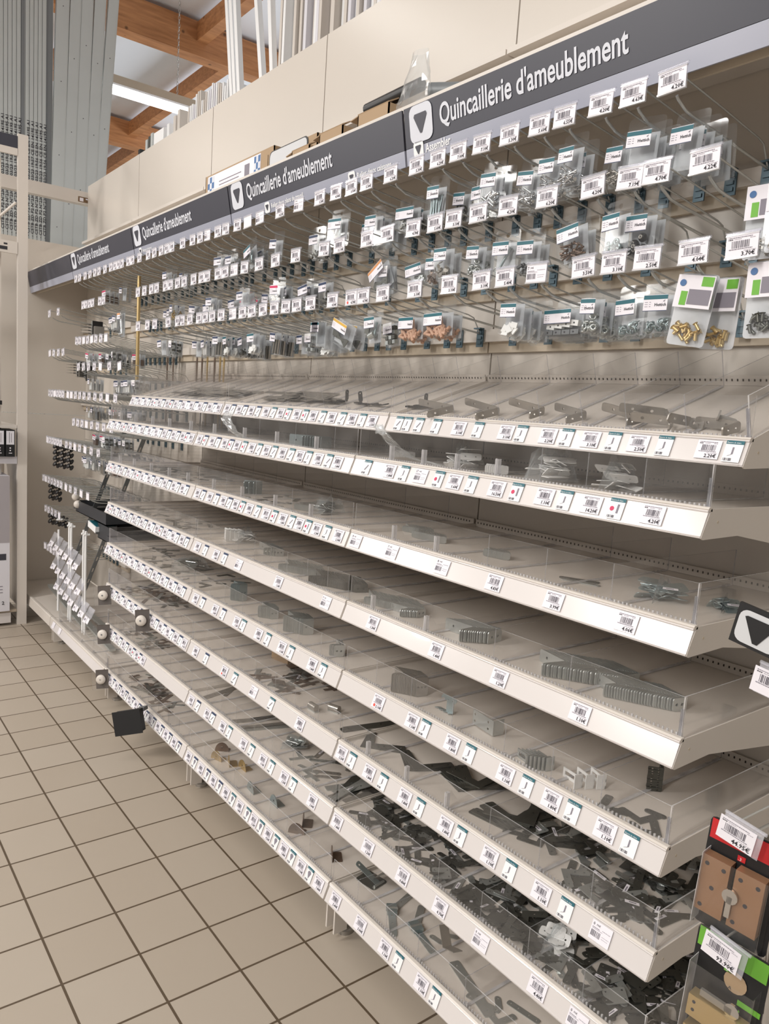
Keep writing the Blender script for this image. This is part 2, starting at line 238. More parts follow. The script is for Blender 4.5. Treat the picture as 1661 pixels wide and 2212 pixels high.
# ------------------------------------------------------------------ structure: floor and roof
struct('floor', MB().box((-8, -6, -.05), (8, 7, 0), 'floor_tile'))
struct('ceiling', MB().box((-9, -6, 4.93), (9, 7, 4.98), 'deck'))
for i, x in enumerate((-4.95, -1.93, 1.09, 4.11)):
    o = obj('roof_beam', MB().box((x-.16, -6, 4.6), (x, 7, 4.89), 'glulam')); 
    tag(o, ['knotty orange glulam roof beam, farther one, crossing beyond the lamp', 'knotty orange glulam roof beam, nearer one, crossing above the hanging lamp', 'glulam roof beam above the middle of the shelving', 'glulam roof beam above the nearest end of shelving'][i], 'beam')
for j, (a, c, ys) in enumerate(((-8, -5.115, (1.3, 2.56, 3.8)), (-4.948, -2.095, (1.03, 2.28, 3.5)), (-1.928, .925, (.6, 1.86, 3.1)))):
    for i, y in enumerate(ys):
        o = obj('purlin', MB().box((a, y, 4.72), (c, y+.1, 4.88), 'glulam'))
        tag(o, 'orange timber purlin, %s from the gondola, %s' % (ordn(i), ['beyond the far roof beam', 'between the two visible roof beams', 'on the near side of the nearer beam'][j]), 'beam', 'timber roof purlins')
# hanging lamp behind the gondola
t = empty('hanging_lamp', 'glowing white fluorescent tube lamp hanging on a chain behind the shelving', 'lamp', (-1.75, 1.4, 4.0))
obj('lamp_housing', MB().prism([(-.075, .05), (.075, .05), (.04, .13), (-.04, .13)], -.55, .5, 'cream_dark').box((-.08, -.55, .035), (.08, .5, .05), 'white'), t)
obj('tube', MB().cyl((-.03, -.5, .015), (-.03, .45, .015), .018, 'tube_emit', n=10).cyl((.03, -.5, .015), (.03, .45, .015), .018, 'tube_emit', n=10), t)
c = MB()
for k in range(26):
    c.tube([(0.008*math.cos(a)*(k % 2 == 0), .22+.008*math.cos(a)*(k % 2), .14+k*.03+.018*math.sin(a)) for a in [j*PI/3 for j in range(7)]], .0022, 'wire', 4)
obj('chain', c, t)
# ------------------------------------------------------------------ gondola frame
def upright(i):
    x = BAYX[i]
    t = empty('shelf_upright', 'cream slotted steel upright, %s from the left end of the shelving' % ordn(i), 'upright', (x, .52, 0), group='slotted uprights of the wall shelving')
    m = MB().box((-.015, .0275, .03), (.015, .05, 2.9), 'cream')
    for k in range(56):
        z = .1+k*.05; m.box((-.003, .026, z), (.003, .0278, z+.025), 'slot')
    obj('post', m, t)
    f = MB().box((-.02, -.42, .055), (.02, 0, .135), 'cream_dark').box((-.022, -.45, .02), (-.016, -.405, .155), 'cream').box((.016, -.45, .02), (.022, -.405, .155), 'cream')
    obj('foot_arm', f, t); obj('leveling_foot', MB().cyl((0, -.395, 0), (0, -.395, .012), .026, 'steel', n=14).cyl((0, -.395, .012), (0, -.395, .06), .007, 'steel'), t)
for i in range(6): upright(i)
for i in range(5):
    x0, x1 = BAYX[i]+.0028, BAYX[i+1]-.0028
    for k, (z0, z1, nm) in enumerate(((.17, .62, 'lowest'), (.623, 1.17, 'second lowest'), (1.173, 1.735, 'third lowest'), (1.738, 2.515, 'hook-height'))):
        tag(obj('back_panel', MB().box((x0, .53, z0), (x1, .545, z1), 'cream_panel')), 'cream steel back panel, %s one in the %s' % (nm, BAYN[i]), 'panel')
    tag(obj('upper_panel', MB().box((x0, .527, 2.545), (x1, .545, 2.905 if i < 4 else 3.6), 'cream_panel').box((x0, .49, 2.515), (x1, .53, 2.53), 'cream')), 'large plain cream panel above the signs, %s' % BAYN[i], 'panel')
    for z in ((2.0, 1.85, 1.70) if i >= 1 else (1.88, 1.64, 1.38, 1.09, .85, .63, .4)):
        zz = z+.03
        tag(obj('hook_crossbar', MB().box((x0, .497, zz), (x1, .528, zz+.035), 'cream').box((x0, .515, zz-.03), (x1, .528, zz), 'cream_dark')), 'cream crossbar carrying hooks at %s height, %s' % ({2.0: 'top row', 1.85: 'second row', 1.70: 'third row', 1.88: 'head', 1.64: 'shoulder', 1.38: 'chest', 1.09: 'elbow', .85: 'hip', .63: 'thigh', .4: 'knee'}[z], BAYN[i]), 'crossbar')
if True:
    o = obj('end_panel', MB().box((-.575, -.02, .12), (-.555, .545, 1.335), 'cream_panel')); tag(o, 'white end panel of the shelving, lower half beside the left post', 'panel')
    o = obj('end_panel', MB().box((-.575, -.02, 1.338), (-.555, .545, 2.49), 'cream_panel')); tag(o, 'white end panel of the shelving, upper half under the steel studs', 'panel')
# header signs
def sign(i, label, words, small):
    x0, x1 = BAYX[i]+.004, BAYX[i+1]-.004 if i < 4 else 4.95
    t = empty('aisle_sign', label, 'sign', (x0, .14, 2.27)); a = math.atan2(.025, .13); X = Ro(math.degrees(a), 'X'); w = x1-x0
    # local frame: z measured down the sloping face, front = -y
    m = MB(); m.X = X
    m.box((0, 0, -.094), (w, .006, 0), 'navy'); obj('dark_band', m, t)
    m = MB(); m.X = X; m.box((0, 0, -.134), (w, .006, -.095), 'sign_grey'); obj('light_band', m, t)
    m = MB(); m.box((0, .03, -.14), (w, .04, 0), 'cream_dark', X=X); obj('sign_back', m, t)
    def logo(cx, cz, s, name):
        m = MB(); m.X = X
        o_ = rrect(s, s, s*.22, 4, cx, cz); m.add([(p[0], -.002, p[1]) for p in o_], [tuple(range(len(o_)))], 'sign_light' if s > .05 else 'white')
        tri = []
        for k, (tx, tz) in enumerate(((-.33, .26), (.33, .26), (0, -.34))):
            prv = ((0, -.34), (-.33, .26), (.33, .26))[k]; nx = ((.33, .26), (0, -.34), (-.33, .26))[k]
            for q, tt in ((prv, .12), (nx, .12)): tri.append((cx+s*(tx+(q[0]-tx)*tt), cz+s*(tz+(q[1]-tz)*tt)))
        m.add([(p[0], -.0032, p[1]) for p in tri], [tuple(range(6))], 'navy'); obj(name, m, t)
    if words:
        lx = .065; logo(lx, -.045, .086 if i > 1 else .082, 'arrow_emblem')
        m = MB(); m.X = X; text_on(m, words, .135, -.066, .066, 'sign_light', y=-.0015, width=.53, bold=.018, res=4); obj('lettering', m, t)
    for txt, sxp, wd in small:
        logo(sxp, -.1155 if i < 4 else -.104, .034 if i < 4 else .038, 'small_arrow_emblem')
        m = MB(); m.X = X; text_on(m, txt, sxp+.026, -.121 if i < 4 else -.116, .02 if i < 4 else .028, 'white', y=-.0015, width=wd, bold=.02, res=3); obj('small_lettering', m, t)
Q = "Quincaillerie d'ameublement"
sign(0, 'plain dark grey sign panel without lettering at the far left end', None, [])
sign(1, 'dark furniture hardware sign, farthest lettered one, without small line', Q, [])
sign(2, 'dark furniture hardware sign with Percer et fermer beneath', Q, [('Percer et fermer', .08, .11)])
sign(3, 'dark furniture hardware sign with Relier deux plans de travail beneath', Q, [('Relier deux plans de travail', .265, .20), ('Relier deux caissons', .755, .155)])
sign(4, 'dark furniture hardware sign, largest nearest one, with Assembler beneath', Q, [('Assembler', .05, .092)])
# ------------------------------------------------------------------ price labels
def xprism(mb, poly, x0, x1, m):     # polygon in y,z extruded along x
    n = len(poly); vs = [(x0, y, z) for y, z in poly]+[(x1, y, z) for y, z in poly]
    mb.add(vs, [tuple(range(n-1, -1, -1)), tuple(range(n, 2*n))]+[(k, (k+1) % n, n+(k+1) % n, n+k) for k in range(n)], m)
def bars(mb, x, z, w, h, seed, m='ink_mid'):
    rg = random.Random(seed); p = 0
    while p < w:
        bw = rg.choice((.0006, .0009, .0014)); mb.add([(x+p, -.0012, z), (x+p+bw, -.0012, z), (x+p+bw, -.0012, z+h), (x+p, -.0012, z+h)], [(0, 1, 2, 3)], m); p += bw+rg.choice((.0007, .0012, .0016))
def label_mesh(code, w=.054, h=.036):
    def fn():
        mb = MB(); mb.box((-w/2, -.0006, -h), (w/2, 0, 0), 'paper')
        if code == 'W': return mb.build('price_label')
        def dash(x, z, L, hh=.0012, m='ink_soft'):
            p = 0; rg = random.Random(int(x*1e5+z*1e6+L*1e4))
            while p < L:
                a = rg.uniform(.001, .004); a = min(a, L-p)
                mb.add([(x+p, -.0012, z), (x+p+a, -.0012, z), (x+p+a, -.0012, z+hh), (x+p, -.0012, z+hh)], [(0, 1, 2, 3)], m); p += a+.0007
        s = h/.036
        if code.startswith('B'):
            text_on(mb, {'B': '7', 'B0': '0', 'B8': '8', 'B7': '7', 'B17': '17'}[code], -w/2+.003, -.0095*s, .0085*s, 'ink', y=-.0012, res=1)
            text_on(mb, ',90€', -w/2+.009+(.003 if code == 'B17' else 0), -.0085*s, .0055*s, 'ink', y=-.0012, res=1)
            dash(-w/2+.003, -.0135*s, w*.35); dash(.002, -.012*s, w*.4, .0008); dash(-w/2+.003, -.0155*s, w*.5, .0007)
            bars(mb, -w/2+.003, -.029*s, w*.42, .011*s, 5); dash(.004, -.022*s, w*.35, .0006); dash(.004, -.026*s, w*.3, .0006); return mb.build('price_label')
        red = code.startswith('R'); p = code.lstrip('R')
        dash(-w/2+.004, -.0045*s, w*.74); dash(-w/2+.004, -.0072*s, w*.14, .0014, 'ink'); dash(-w/2+.014, -.0068*s, w*.22, .0007); dash(w/2-.014, -.0068*s, w*.16, .0007)
        bars(mb, -w/2+.010, -.0205*s, w*.56, .0115*s, sum(map(ord, p)) % 7); dash(-w/2+.006, -.0228*s, w*.72, .0013)
        dash(w/2-.023, -.0255*s, .02, .0006)
        if p: text_on(mb, p.replace('.', ',')+'€' if 0 else p+'€', w/2-.004, -.0335*s, .0096*s, 'ink', y=-.0012, bold=.02, res=1, right=True)
        if red: mb.add([(-w/2+.012+.004*math.cos(k*PI/5), -.0014, -.029*s+.004*math.sin(k*PI/5)) for k in range(10)], [tuple(range(10))], 'reddot')
        return mb.build('price_label')
    return cached(('lab', code, w, h), fn)
def picto_mesh(kind, col):
    def fn():
        w, h = .031, .039; mb = MB(); mb.box((-w/2, -.0006, -h), (w/2, 0, 0), 'white'); mb.box((-w/2, -.001, -.0065), (w/2, 0, 0), col)
        if col == 'teal': text_on(mb, 'Équerre de chaise', -w/2+.002, -.0052, .0042, 'white', y=-.0014, width=.024, res=1)
        if kind == 'P':  mb.add([(-.002, -.0012, -.012), (.001, -.0012, -.012), (.001, -.0012, -.024), (-.002, -.0012, -.026)], [(3, 2, 1, 0)], 'ink_soft'); mb.add([(-.009, -.0012, -.029), (-.002, -.0012, -.026), (.001, -.0012, -.024), (-.007, -.0012, -.0275)], [(0, 1, 2, 3)], 'ink_soft')
        elif kind == 'Q': mb.add([(-.008+.0045*math.cos(k*PI/5), -.0012, -.02+.0045*math.sin(k*PI/5)) for k in range(10)], [tuple(range(10))], 'magenta'); mb.box((.002, -.0012, -.028), (.006, -.0006, -.011), 'ink_soft')
        elif kind == 'D': mb.add([(0, -.0012, -.03), (.008, -.0012, -.014), (.004, -.0012, -.009), (-.004, -.0012, -.009), (-.008, -.0012, -.014)], [(0, 1, 2, 3, 4)], 'ink_soft')
        else: mb.add([(-.006, -.0012, -.026), (.004, -.0012, -.012), (.007, -.0012, -.014), (-.003, -.0012, -.028)], [(0, 3, 2, 1)], 'ink_soft')
        bars(mb, -w/2+.002, -.037, .014, .005, 3); return mb.build('picture_card')
    return cached(('pic', kind, col), fn)
# ------------------------------------------------------------------ shelves with bins
ZS = [1.503, 1.387, 1.190, .994, .798, .600, .399, .172]
def teeth_mesh(w):
    def fn():
        mb = MB(); mb.box((.002, .0125, -.008), (w-.002, .0165, -.0045), 'acrylic_edge'); k = .006
        while k < w-.006: mb.box((k, .0125, -.0045), (k+.0032, .0155, .0062), 'acrylic_edge'); k += .0088
        return mb.build('toothed_strip')
    return cached(('teeth', round(w, 3)), fn)
def rear_mesh(w, d):
    def fn():
        mb = MB(); mb.box((.002, d-.006, -.008), (w-.002, d-.003, .014), 'cream'); k = .01
        while k < w-.01: mb.box((k, d-.0068, .002), (k+.003, d-.0055, .007), 'slot'); k += .0125
        return mb.build('rear_strip')
    return cached(('rear', round(w, 3), round(d, 3)), fn)
def divider_mesh(d, h, tall):
    def fn():
        mb = MB()
        if tall: mb.box((-.001, .012, -.006), (.001, d-.012, h), 'acrylic', side=(0, 'acrylic_dark'))
        else:
            vs = [(.012, -.006), (d-.012, -.006), (d-.012, .012), (.05, .012), (.03, .038), (.012, .038)]
            xprism(mb, vs, -.0009, .0009, 'acrylic')
            mb.box((-.0012, .0105, -.006), (.0012, .0125, .039), 'acrylic_edge')
        mb.box((-.0045, .012, -.006), (.0045, .022, .004 if tall else .038), 'acrylic_edge'); mb.box((-.004, .02, -.007), (.004, d-.02, -.005), 'acrylic_edge')
        return mb.build('divider')
    return cached(('div', round(d, 3), h, tall), fn)
HT = ['topmost', 'second highest', 'third highest', 'fourth highest', 'fifth highest', 'sixth highest', 'second lowest', 'lowest']
def shelf(bi, s):
    x0, x1 = BAYX[bi]+.003, BAYX[bi+1]-.003; w = x1-x0; z = ZS[s-1]; y0 = .06 if s > 1 else .165; d = .525-y0
    t = empty('bin_shelf', 'cream %s bin shelf with clear front screen and price rail, %s' % (HT[s-1], BAYN[bi]), 'shelf', (x0, y0, z), group='bin shelves with clear dividers')
    sl = math.degrees(math.atan2(.12, .355)) if s == 1 else 0; S = Ro(sl, 'X'); dl = d/math.cos(math.radians(sl)) if s == 1 else d
    m = MB(); m.box((.003, .004, -.026), (w-.003, dl-.004, -.0085), 'cream', X=S); obj('deck', m, t)
    m = MB()   # price rail: sloping face with lip above
    xprism(m, [(0, .0), (-.0035, -.0035), (-.002, -.006), (-.017, -.0435), (-.0185, -.044), (-.0175, -.047), (-.012, -.047), (.006, -.002)], .001, w-.001, 'rail'); 
    xprism(m, [(.009, .003), (.0, .003), (-.003, .0), (0, -.004), (.009, -.004)], 0, w, 'cream'); rail_o = obj('price_rail', m, t)
    for xx in (.0, w-.0025):
        m = MB(); e_ = d-.006
        for q_ in (([(.006, .0), (-.016, -.047), (-.010, -.05), (.10, -.048), (.10, 0)], [(.10, .0), (.10, -.048), (e_, -.105), (e_, 0)]) if s > 1 else ([(.006, 0), (-.016, -.047), (-.010, -.05), (.08, -.048), (.08, .025)], [(.08, .025), (.08, -.048), (e_, -.03), (e_, .115)])): xprism(m, q_, xx, xx+.0025, 'cream')
        m.cyl((xx-.0005, .03, -.022), (xx+.003, .03, -.022), .0025, 'cream_dark', n=8); obj('side_bracket', m, t)
    obj('toothed_strip', teeth_mesh(w), t); obj('rear_strip', rear_mesh(w, dl), t, rot=(math.radians(sl), 0, 0))
    m = MB(); h = .073
    if s == 1:
        m.box((.003, .0055, -.004), (w-.003, .008, h), 'acrylic', side=(1, 'acrylic_edge'))
    else: m.box((.003, .0065, -.004), (w-.003, .009, h), 'acrylic', side=(1, 'acrylic_edge'))
    obj('front_screen', m, t)
    for xx in (.006, w-.008):
        if bi == 4 and xx > .1 or bi == 2 and xx < .1:
            m = MB(); m.box((xx, .009, -.004), (xx+.0022, dl-.015, h), 'acrylic', side=(0, 'acrylic_edge')); m.box((xx-.004, .009, -.004), (xx+.001, .013, .05), 'acrylic_dark'); obj('end_screen', m, t, rot=(math.radians(sl), 0, 0))
    dv = [q-x0 for q in D['DIV'].get(str(s), [])] if bi == 4 else []
    if bi < 4:
        n = {2: 9, 3: 8}[bi]+(0 if s < 5 else -1); dv = [(k+1)*w/(n+1)+random.Random(bi*10+s+k).uniform(-.012, .012) for k in range(n)]
    low = {2: (0, 1, 2, 3), 3: (0, 1), 4: (0, 1), 6: (1, 2, 3)}
    for k, q in enumerate(dv):
        if not .02 < q < w-.02: continue
        lowk = (bi == 4 and k in low.get(s, ())) or (bi < 4 and s in (2, 3) and k % 2 == 0)
        obj('divider', divider_mesh(dl, h-.002, not lowk), t, (q, 0, 0), (math.radians(sl), 0, 0))
    # price labels and picture cards slotted in the rail
    R_ = math.radians(-22); lab = []
    if bi == 4: lab = [(q-x0, c) for q, c in D['RAIL'][str(s)]]
    elif bi == 3 and str(s) in D['R3']: lab = [(q-x0, c) for q, c in D['R3'][str(s)] if .03 < q-x0 < w-.03]
    else:
        rg = random.Random(bi*31+s); q = .035; pitch = {3: .052, 2: .044}[bi]
        blank = (bi, s) in ((3, 4),); k = 0
        while q < w-.03:
            c = rg.choice(('1.10', '2.20', '1.80', '3.10', '4.20', '0.90', '2.50')) if k % 2 == 0 else ('D' if (s == 8) else rg.choice('PQSS'))
            if s == 7 and bi == 2 and q > .55: break
            if (bi == 3 and s in (4, 6, 7)) and (k % 2): q += pitch; k += 1; c = None
            if c: lab.append((q, c))
            q += pitch*rg.uniform(.85, 1.1)*(2.6 if bi == 3 and s in (4,) else 1.35 if bi == 3 and s in (5, 6, 7) else 1); k += 1
    for q, c in lab:
        if c in 'PQDS': obj('picture_card', picto_mesh(c, 'teal' if bi == 4 or (bi == 3 and q > .35) else 'navyband'), rail_o, (q, -.0035, -.0045), (R_, 0, 0))
        else: obj('price_label', label_mesh(c, .044, .0345), rail_o, (q, -.0042, -.0065), (R_, 0, 0))
    return t
for s in range(1, 9):
    for bi in (4, 3, 2): shelf(bi, s)
# plain base shelves of the hook bays
for bi in (0, 1):
    x0, x1 = BAYX[bi]+.003, BAYX[bi+1]-.003; w = x1-x0
    t = empty('base_shelf', 'plain cream base shelf near the floor, %s' % BAYN[bi], 'shelf', (x0, .06, .172), group='plain base shelves of the hook bays')
    m = MB(); m.box((0, 0, -.026), (w, .465, -.0085), 'cream'); xprism(m, [(0, 0), (-.004, -.004), (-.01, -.058), (.0, -.06), (.01, -.01), (.01, 0)], 0, w, 'cream'); obj('deck', m, t)
    if bi == 1:
        m = MB(); xprism(m, [(-.002, -.004), (-.02, -.045), (-.021, -.049), (-.004, -.03)], .06, w, 'rail'); obj('price_rail', m, t)
        m = MB(); m.box((.09, .02, -.006), (w, .022, .06), 'acrylic', side=(1, 'acrylic_edge')); obj('front_screen', m, t)
        for k in range(5): obj('divider', divider_mesh(.46, .06, True), t, (.1+k*.21, .01, 0))
        for k in range(2): obj('price_label', label_mesh('W', .044, .0345), t, (.1+k*.13, -.0062, -.008), (math.radians(-22), 0, 0))
# ------------------------------------------------------------------ hooks
def hook_wire():
    mb = MB(); mb.tube([(0, .145, -.020), (0, .150, -.0245), (0, .178, -.036), (0, .2, -.039), (0, .35, -.050), (0, .502, -.062)], .0029, 'wire', 7)
    mb.tube([(0, .13, .019), (0, .3, .002), (0, .44, -.014), (0, .462, -.02), (0, .472, -.034), (0, .492, -.062)], .0019, 'wire', 6)
    mb.tube([(-.014, .13, .0195), (.014, .13, .0195)], .0014, 'wire', 5)
    return mb.build('wire')
def hook_bracket():
    mb = MB(); mb.box((-.013, .492, -.1), (.013, .496, -.046), 'bracket').box((-.013, .478, -.050), (.013, .496, -.046), 'bracket')
    for k in range(3): mb.box((-.008, .489, -.092+k*.014), (.008, .493, -.084+k*.014), 'bracket')
    return mb.build('bracket')
def holder_mesh(w):
    mb = MB(); mb.box((-w/2-.001, .1272, -.0185), (w/2+.001, .1282, .022), 'holder'); mb.cyl((-w/2-.002, .1275, .0215), (w/2+.003, .1275, .0215), .0028, 'holder', n=8)
    mb.box((-w/2-.001, .1245, -.0205), (w/2+.001, .1285, -.0172), 'acrylic_edge'); mb.box((-w/2-.001, .1245, .0165), (w/2+.001, .1285, .019), 'acrylic_edge'); return mb.build('label_holder')
ROWN = {'r1': 'top row', 'r2': 'second row', 'r3': 'third row'}; ZC = {'r1': 2.115, 'r2': 1.965, 'r3': 1.815}
HOOKS = {}
def place_hook(x, zc, code, label, grp, tilt=0, lw=.054, ln=0):
    t = empty('peg_hook', label, 'hook', (x, .5, zc-.07), group=grp); off = (0, -.5, .07)
    obj('wire', cached('hw', hook_wire), t, off); obj('bracket', cached('hb', hook_bracket), t, off)
    lh = obj('label_holder', cached(('hh', lw), lambda: holder_mesh(lw)), t, off, (0, math.radians(tilt), 0))
    obj('price_label', label_mesh(code, lw, .0365), lh, (0, .1262, .0175))
    return t
rg = random.Random(3)
for r in ('r1', 'r2', 'r3'):
    hs = sorted(D['H'][r]); cnt = {}
    for x, c in hs:
        b_ = bay_of(x); k = cnt.get(b_, 0); cnt[b_] = k+1; price = c
        if c == '': c = rg.choice(('3.90', '4.20', '5.60', '2.90', '6.20', '3.50', '4.70'))
        if price and price not in 'BW': lab = 'steel peg hook with price tag %s€, %s from left, %s, %s' % (price.lstrip('R'), ordn(k), ROWN[r], BAYN[b_])
        elif price == 'W': lab = 'steel peg hook with blank white tag, %s, %s' % (ROWN[r], BAYN[b_])
        else: lab = 'steel peg hook with price tag, %s from left, %s, %s' % (ordn(k), ROWN[r], BAYN[b_])
        xx = x
        place_hook(xx, ZC[r], c, lab, 'price tagged peg hooks of the upper rows', rg.uniform(-3, 3), .05 if x < 2.4 else .054)
        HOOKS.setdefault((r, b_), []).append(x)
# lower rows of the two far bays
LOW = [(0, 1.96, [.083, .279], 'head height row'), (0, 1.725, [.10, .19, .29, .39], 'shoulder height row'), (0, 1.485, [.10, .16, .22, .28, .34, .40], 'chest height row'), (0, 1.198, [.06, .12, .18, .24, .30, .36], 'elbow height row'), (0, .95, [-.03, .03, .1, .17, .24, .31, .38], 'hip height row'), (0, .762, [.03, .10, .18, .26, .34], 'upper leg row'), (0, .52, [.02, .09, .16, .23, .30], 'knee height row'),
 (1, 1.78, [.66, .72, .79, .86, .93, 1.0, 1.08, 1.16], 'fourth row'), (1, 1.64, [.70, .79, .88, .98, 1.08, 1.22, 1.37], 'fifth row'), (1, 1.485, [.50, .57, .65, .73, .81, .90, 1.0, 1.1, 1.2, 1.32], 'sixth row'), (1, 1.335, [.62, .70, .78, .86, .95, 1.05, 1.15, 1.27], 'seventh row'), (1, 1.198, [.48, .56, .65, .74, .84, .95, 1.07], 'eighth row'), (1, .95, [.48, .57, .67, .78, .9], 'ninth row')]
for b_, zc, xs, nm in LOW:
    for k, x in enumerate(xs):
        place_hook(x, zc, rg.choice(('W', '3.90', '5.60', '2.90')), 'steel peg hook with small grey tag, %s from left, %s, %s' % (ordn(k), nm, BAYN[b_]), 'peg hooks of the far lower rows', rg.uniform(-8, 8), .05)
        HOOKS.setdefault((zc, b_), []).append(x)
# ------------------------------------------------------------------ blister packs
def blister_mesh(w, h, d=.022):
    def fn():
        mb = MB(); fl = rrect(w+.012, h+.03, .008, 3, 0, -(h+.03)/2+.012)
        vs, fs = plate_geo(fl, [(0, 0, .0055)], .0006); mb.add([(a, c, b2) for a, b2, c in vs], [tuple(reversed(q)) for q in fs], 'blister')
        z1 = -.014; z0 = z1-h; n = 4
        o = rrect(w, h, .007, 2, 0, (z0+z1)/2); i_ = rrect(w-.006, h-.006, .006, 2, 0, (z0+z1)/2); k = len(o)
        vs = [(p[0], 0, p[1]) for p in o]+[(p[0], -d, p[1]) for p in i_]
        mb.add(vs, [(a, (a+1) % k, k+(a+1) % k, k+a) for a in range(k)]+[tuple(range(k, 2*k))], 'blister'); return mb.build('blister')
    return cached(('bl', w, h, d), fn)
def backing_mesh(w, h):
    return cached(('bk', w, h), lambda: MB().box((-w/2+.003, .0004, -.014-h+.003), (w/2-.003, .0009, -.017), 'backing').build('backing'))
def sticker_mesh(w, band, d=.022):
    def fn():
        h = .03; mb = MB(); y = -d-.0006; mb.box((-w/2, y, -h), (w/2, -d-.0001, 0), 'paper'); mb.box((-w/2, y-.0003, -.0085), (w/2, y, -.001), band); mb.box((-w/2, y-.0003, -h), (w/2, y, -h+.0012), 'navyband')
        text_on(mb, 'Hettich', w/2-.002, -.021, .0078, 'ink', y=y-.0005, res=1, bold=.02, right=True)
        mb.add([(w/2-.009, y-.0005, -.0125), (w/2-.006, y-.0005, -.0135), (w/2-.004, y-.0005, -.0098)], [(0, 1, 2)], 'ink_soft')
        pass
        for q in range(3): mb.box((-w/2+.003, y-.0004, -.014-q*.004), (-w/2+.009, y, -.0132-q*.004), 'ink_soft'); mb.box((-w/2+.012, y-.0004, -.014-q*.004), (-w/2+.015, y, -.0132-q*.004), 'ink_soft')
        return mb.build('label_sticker')
    return cached(('st', w, band, d), fn)
def screw(mb, X, L=.022, r=.0016, m='steel', head=.0035):
    mb.cyl((0, 0, 0), (0, 0, L), r, m, n=6, X=X); mb.cyl((0, 0, L-.0005), (0, 0, L+.0018), head*.6, m, r1=head, n=8, X=X); return mb
def ring(mb, X, ro, ri, t, m, n=10):
    prof = [(ri, -t/2), (ro, -t/2), (ro, t/2), (ri, t/2), (ri, -t/2)]; mb.lathe(prof, m, n, X)
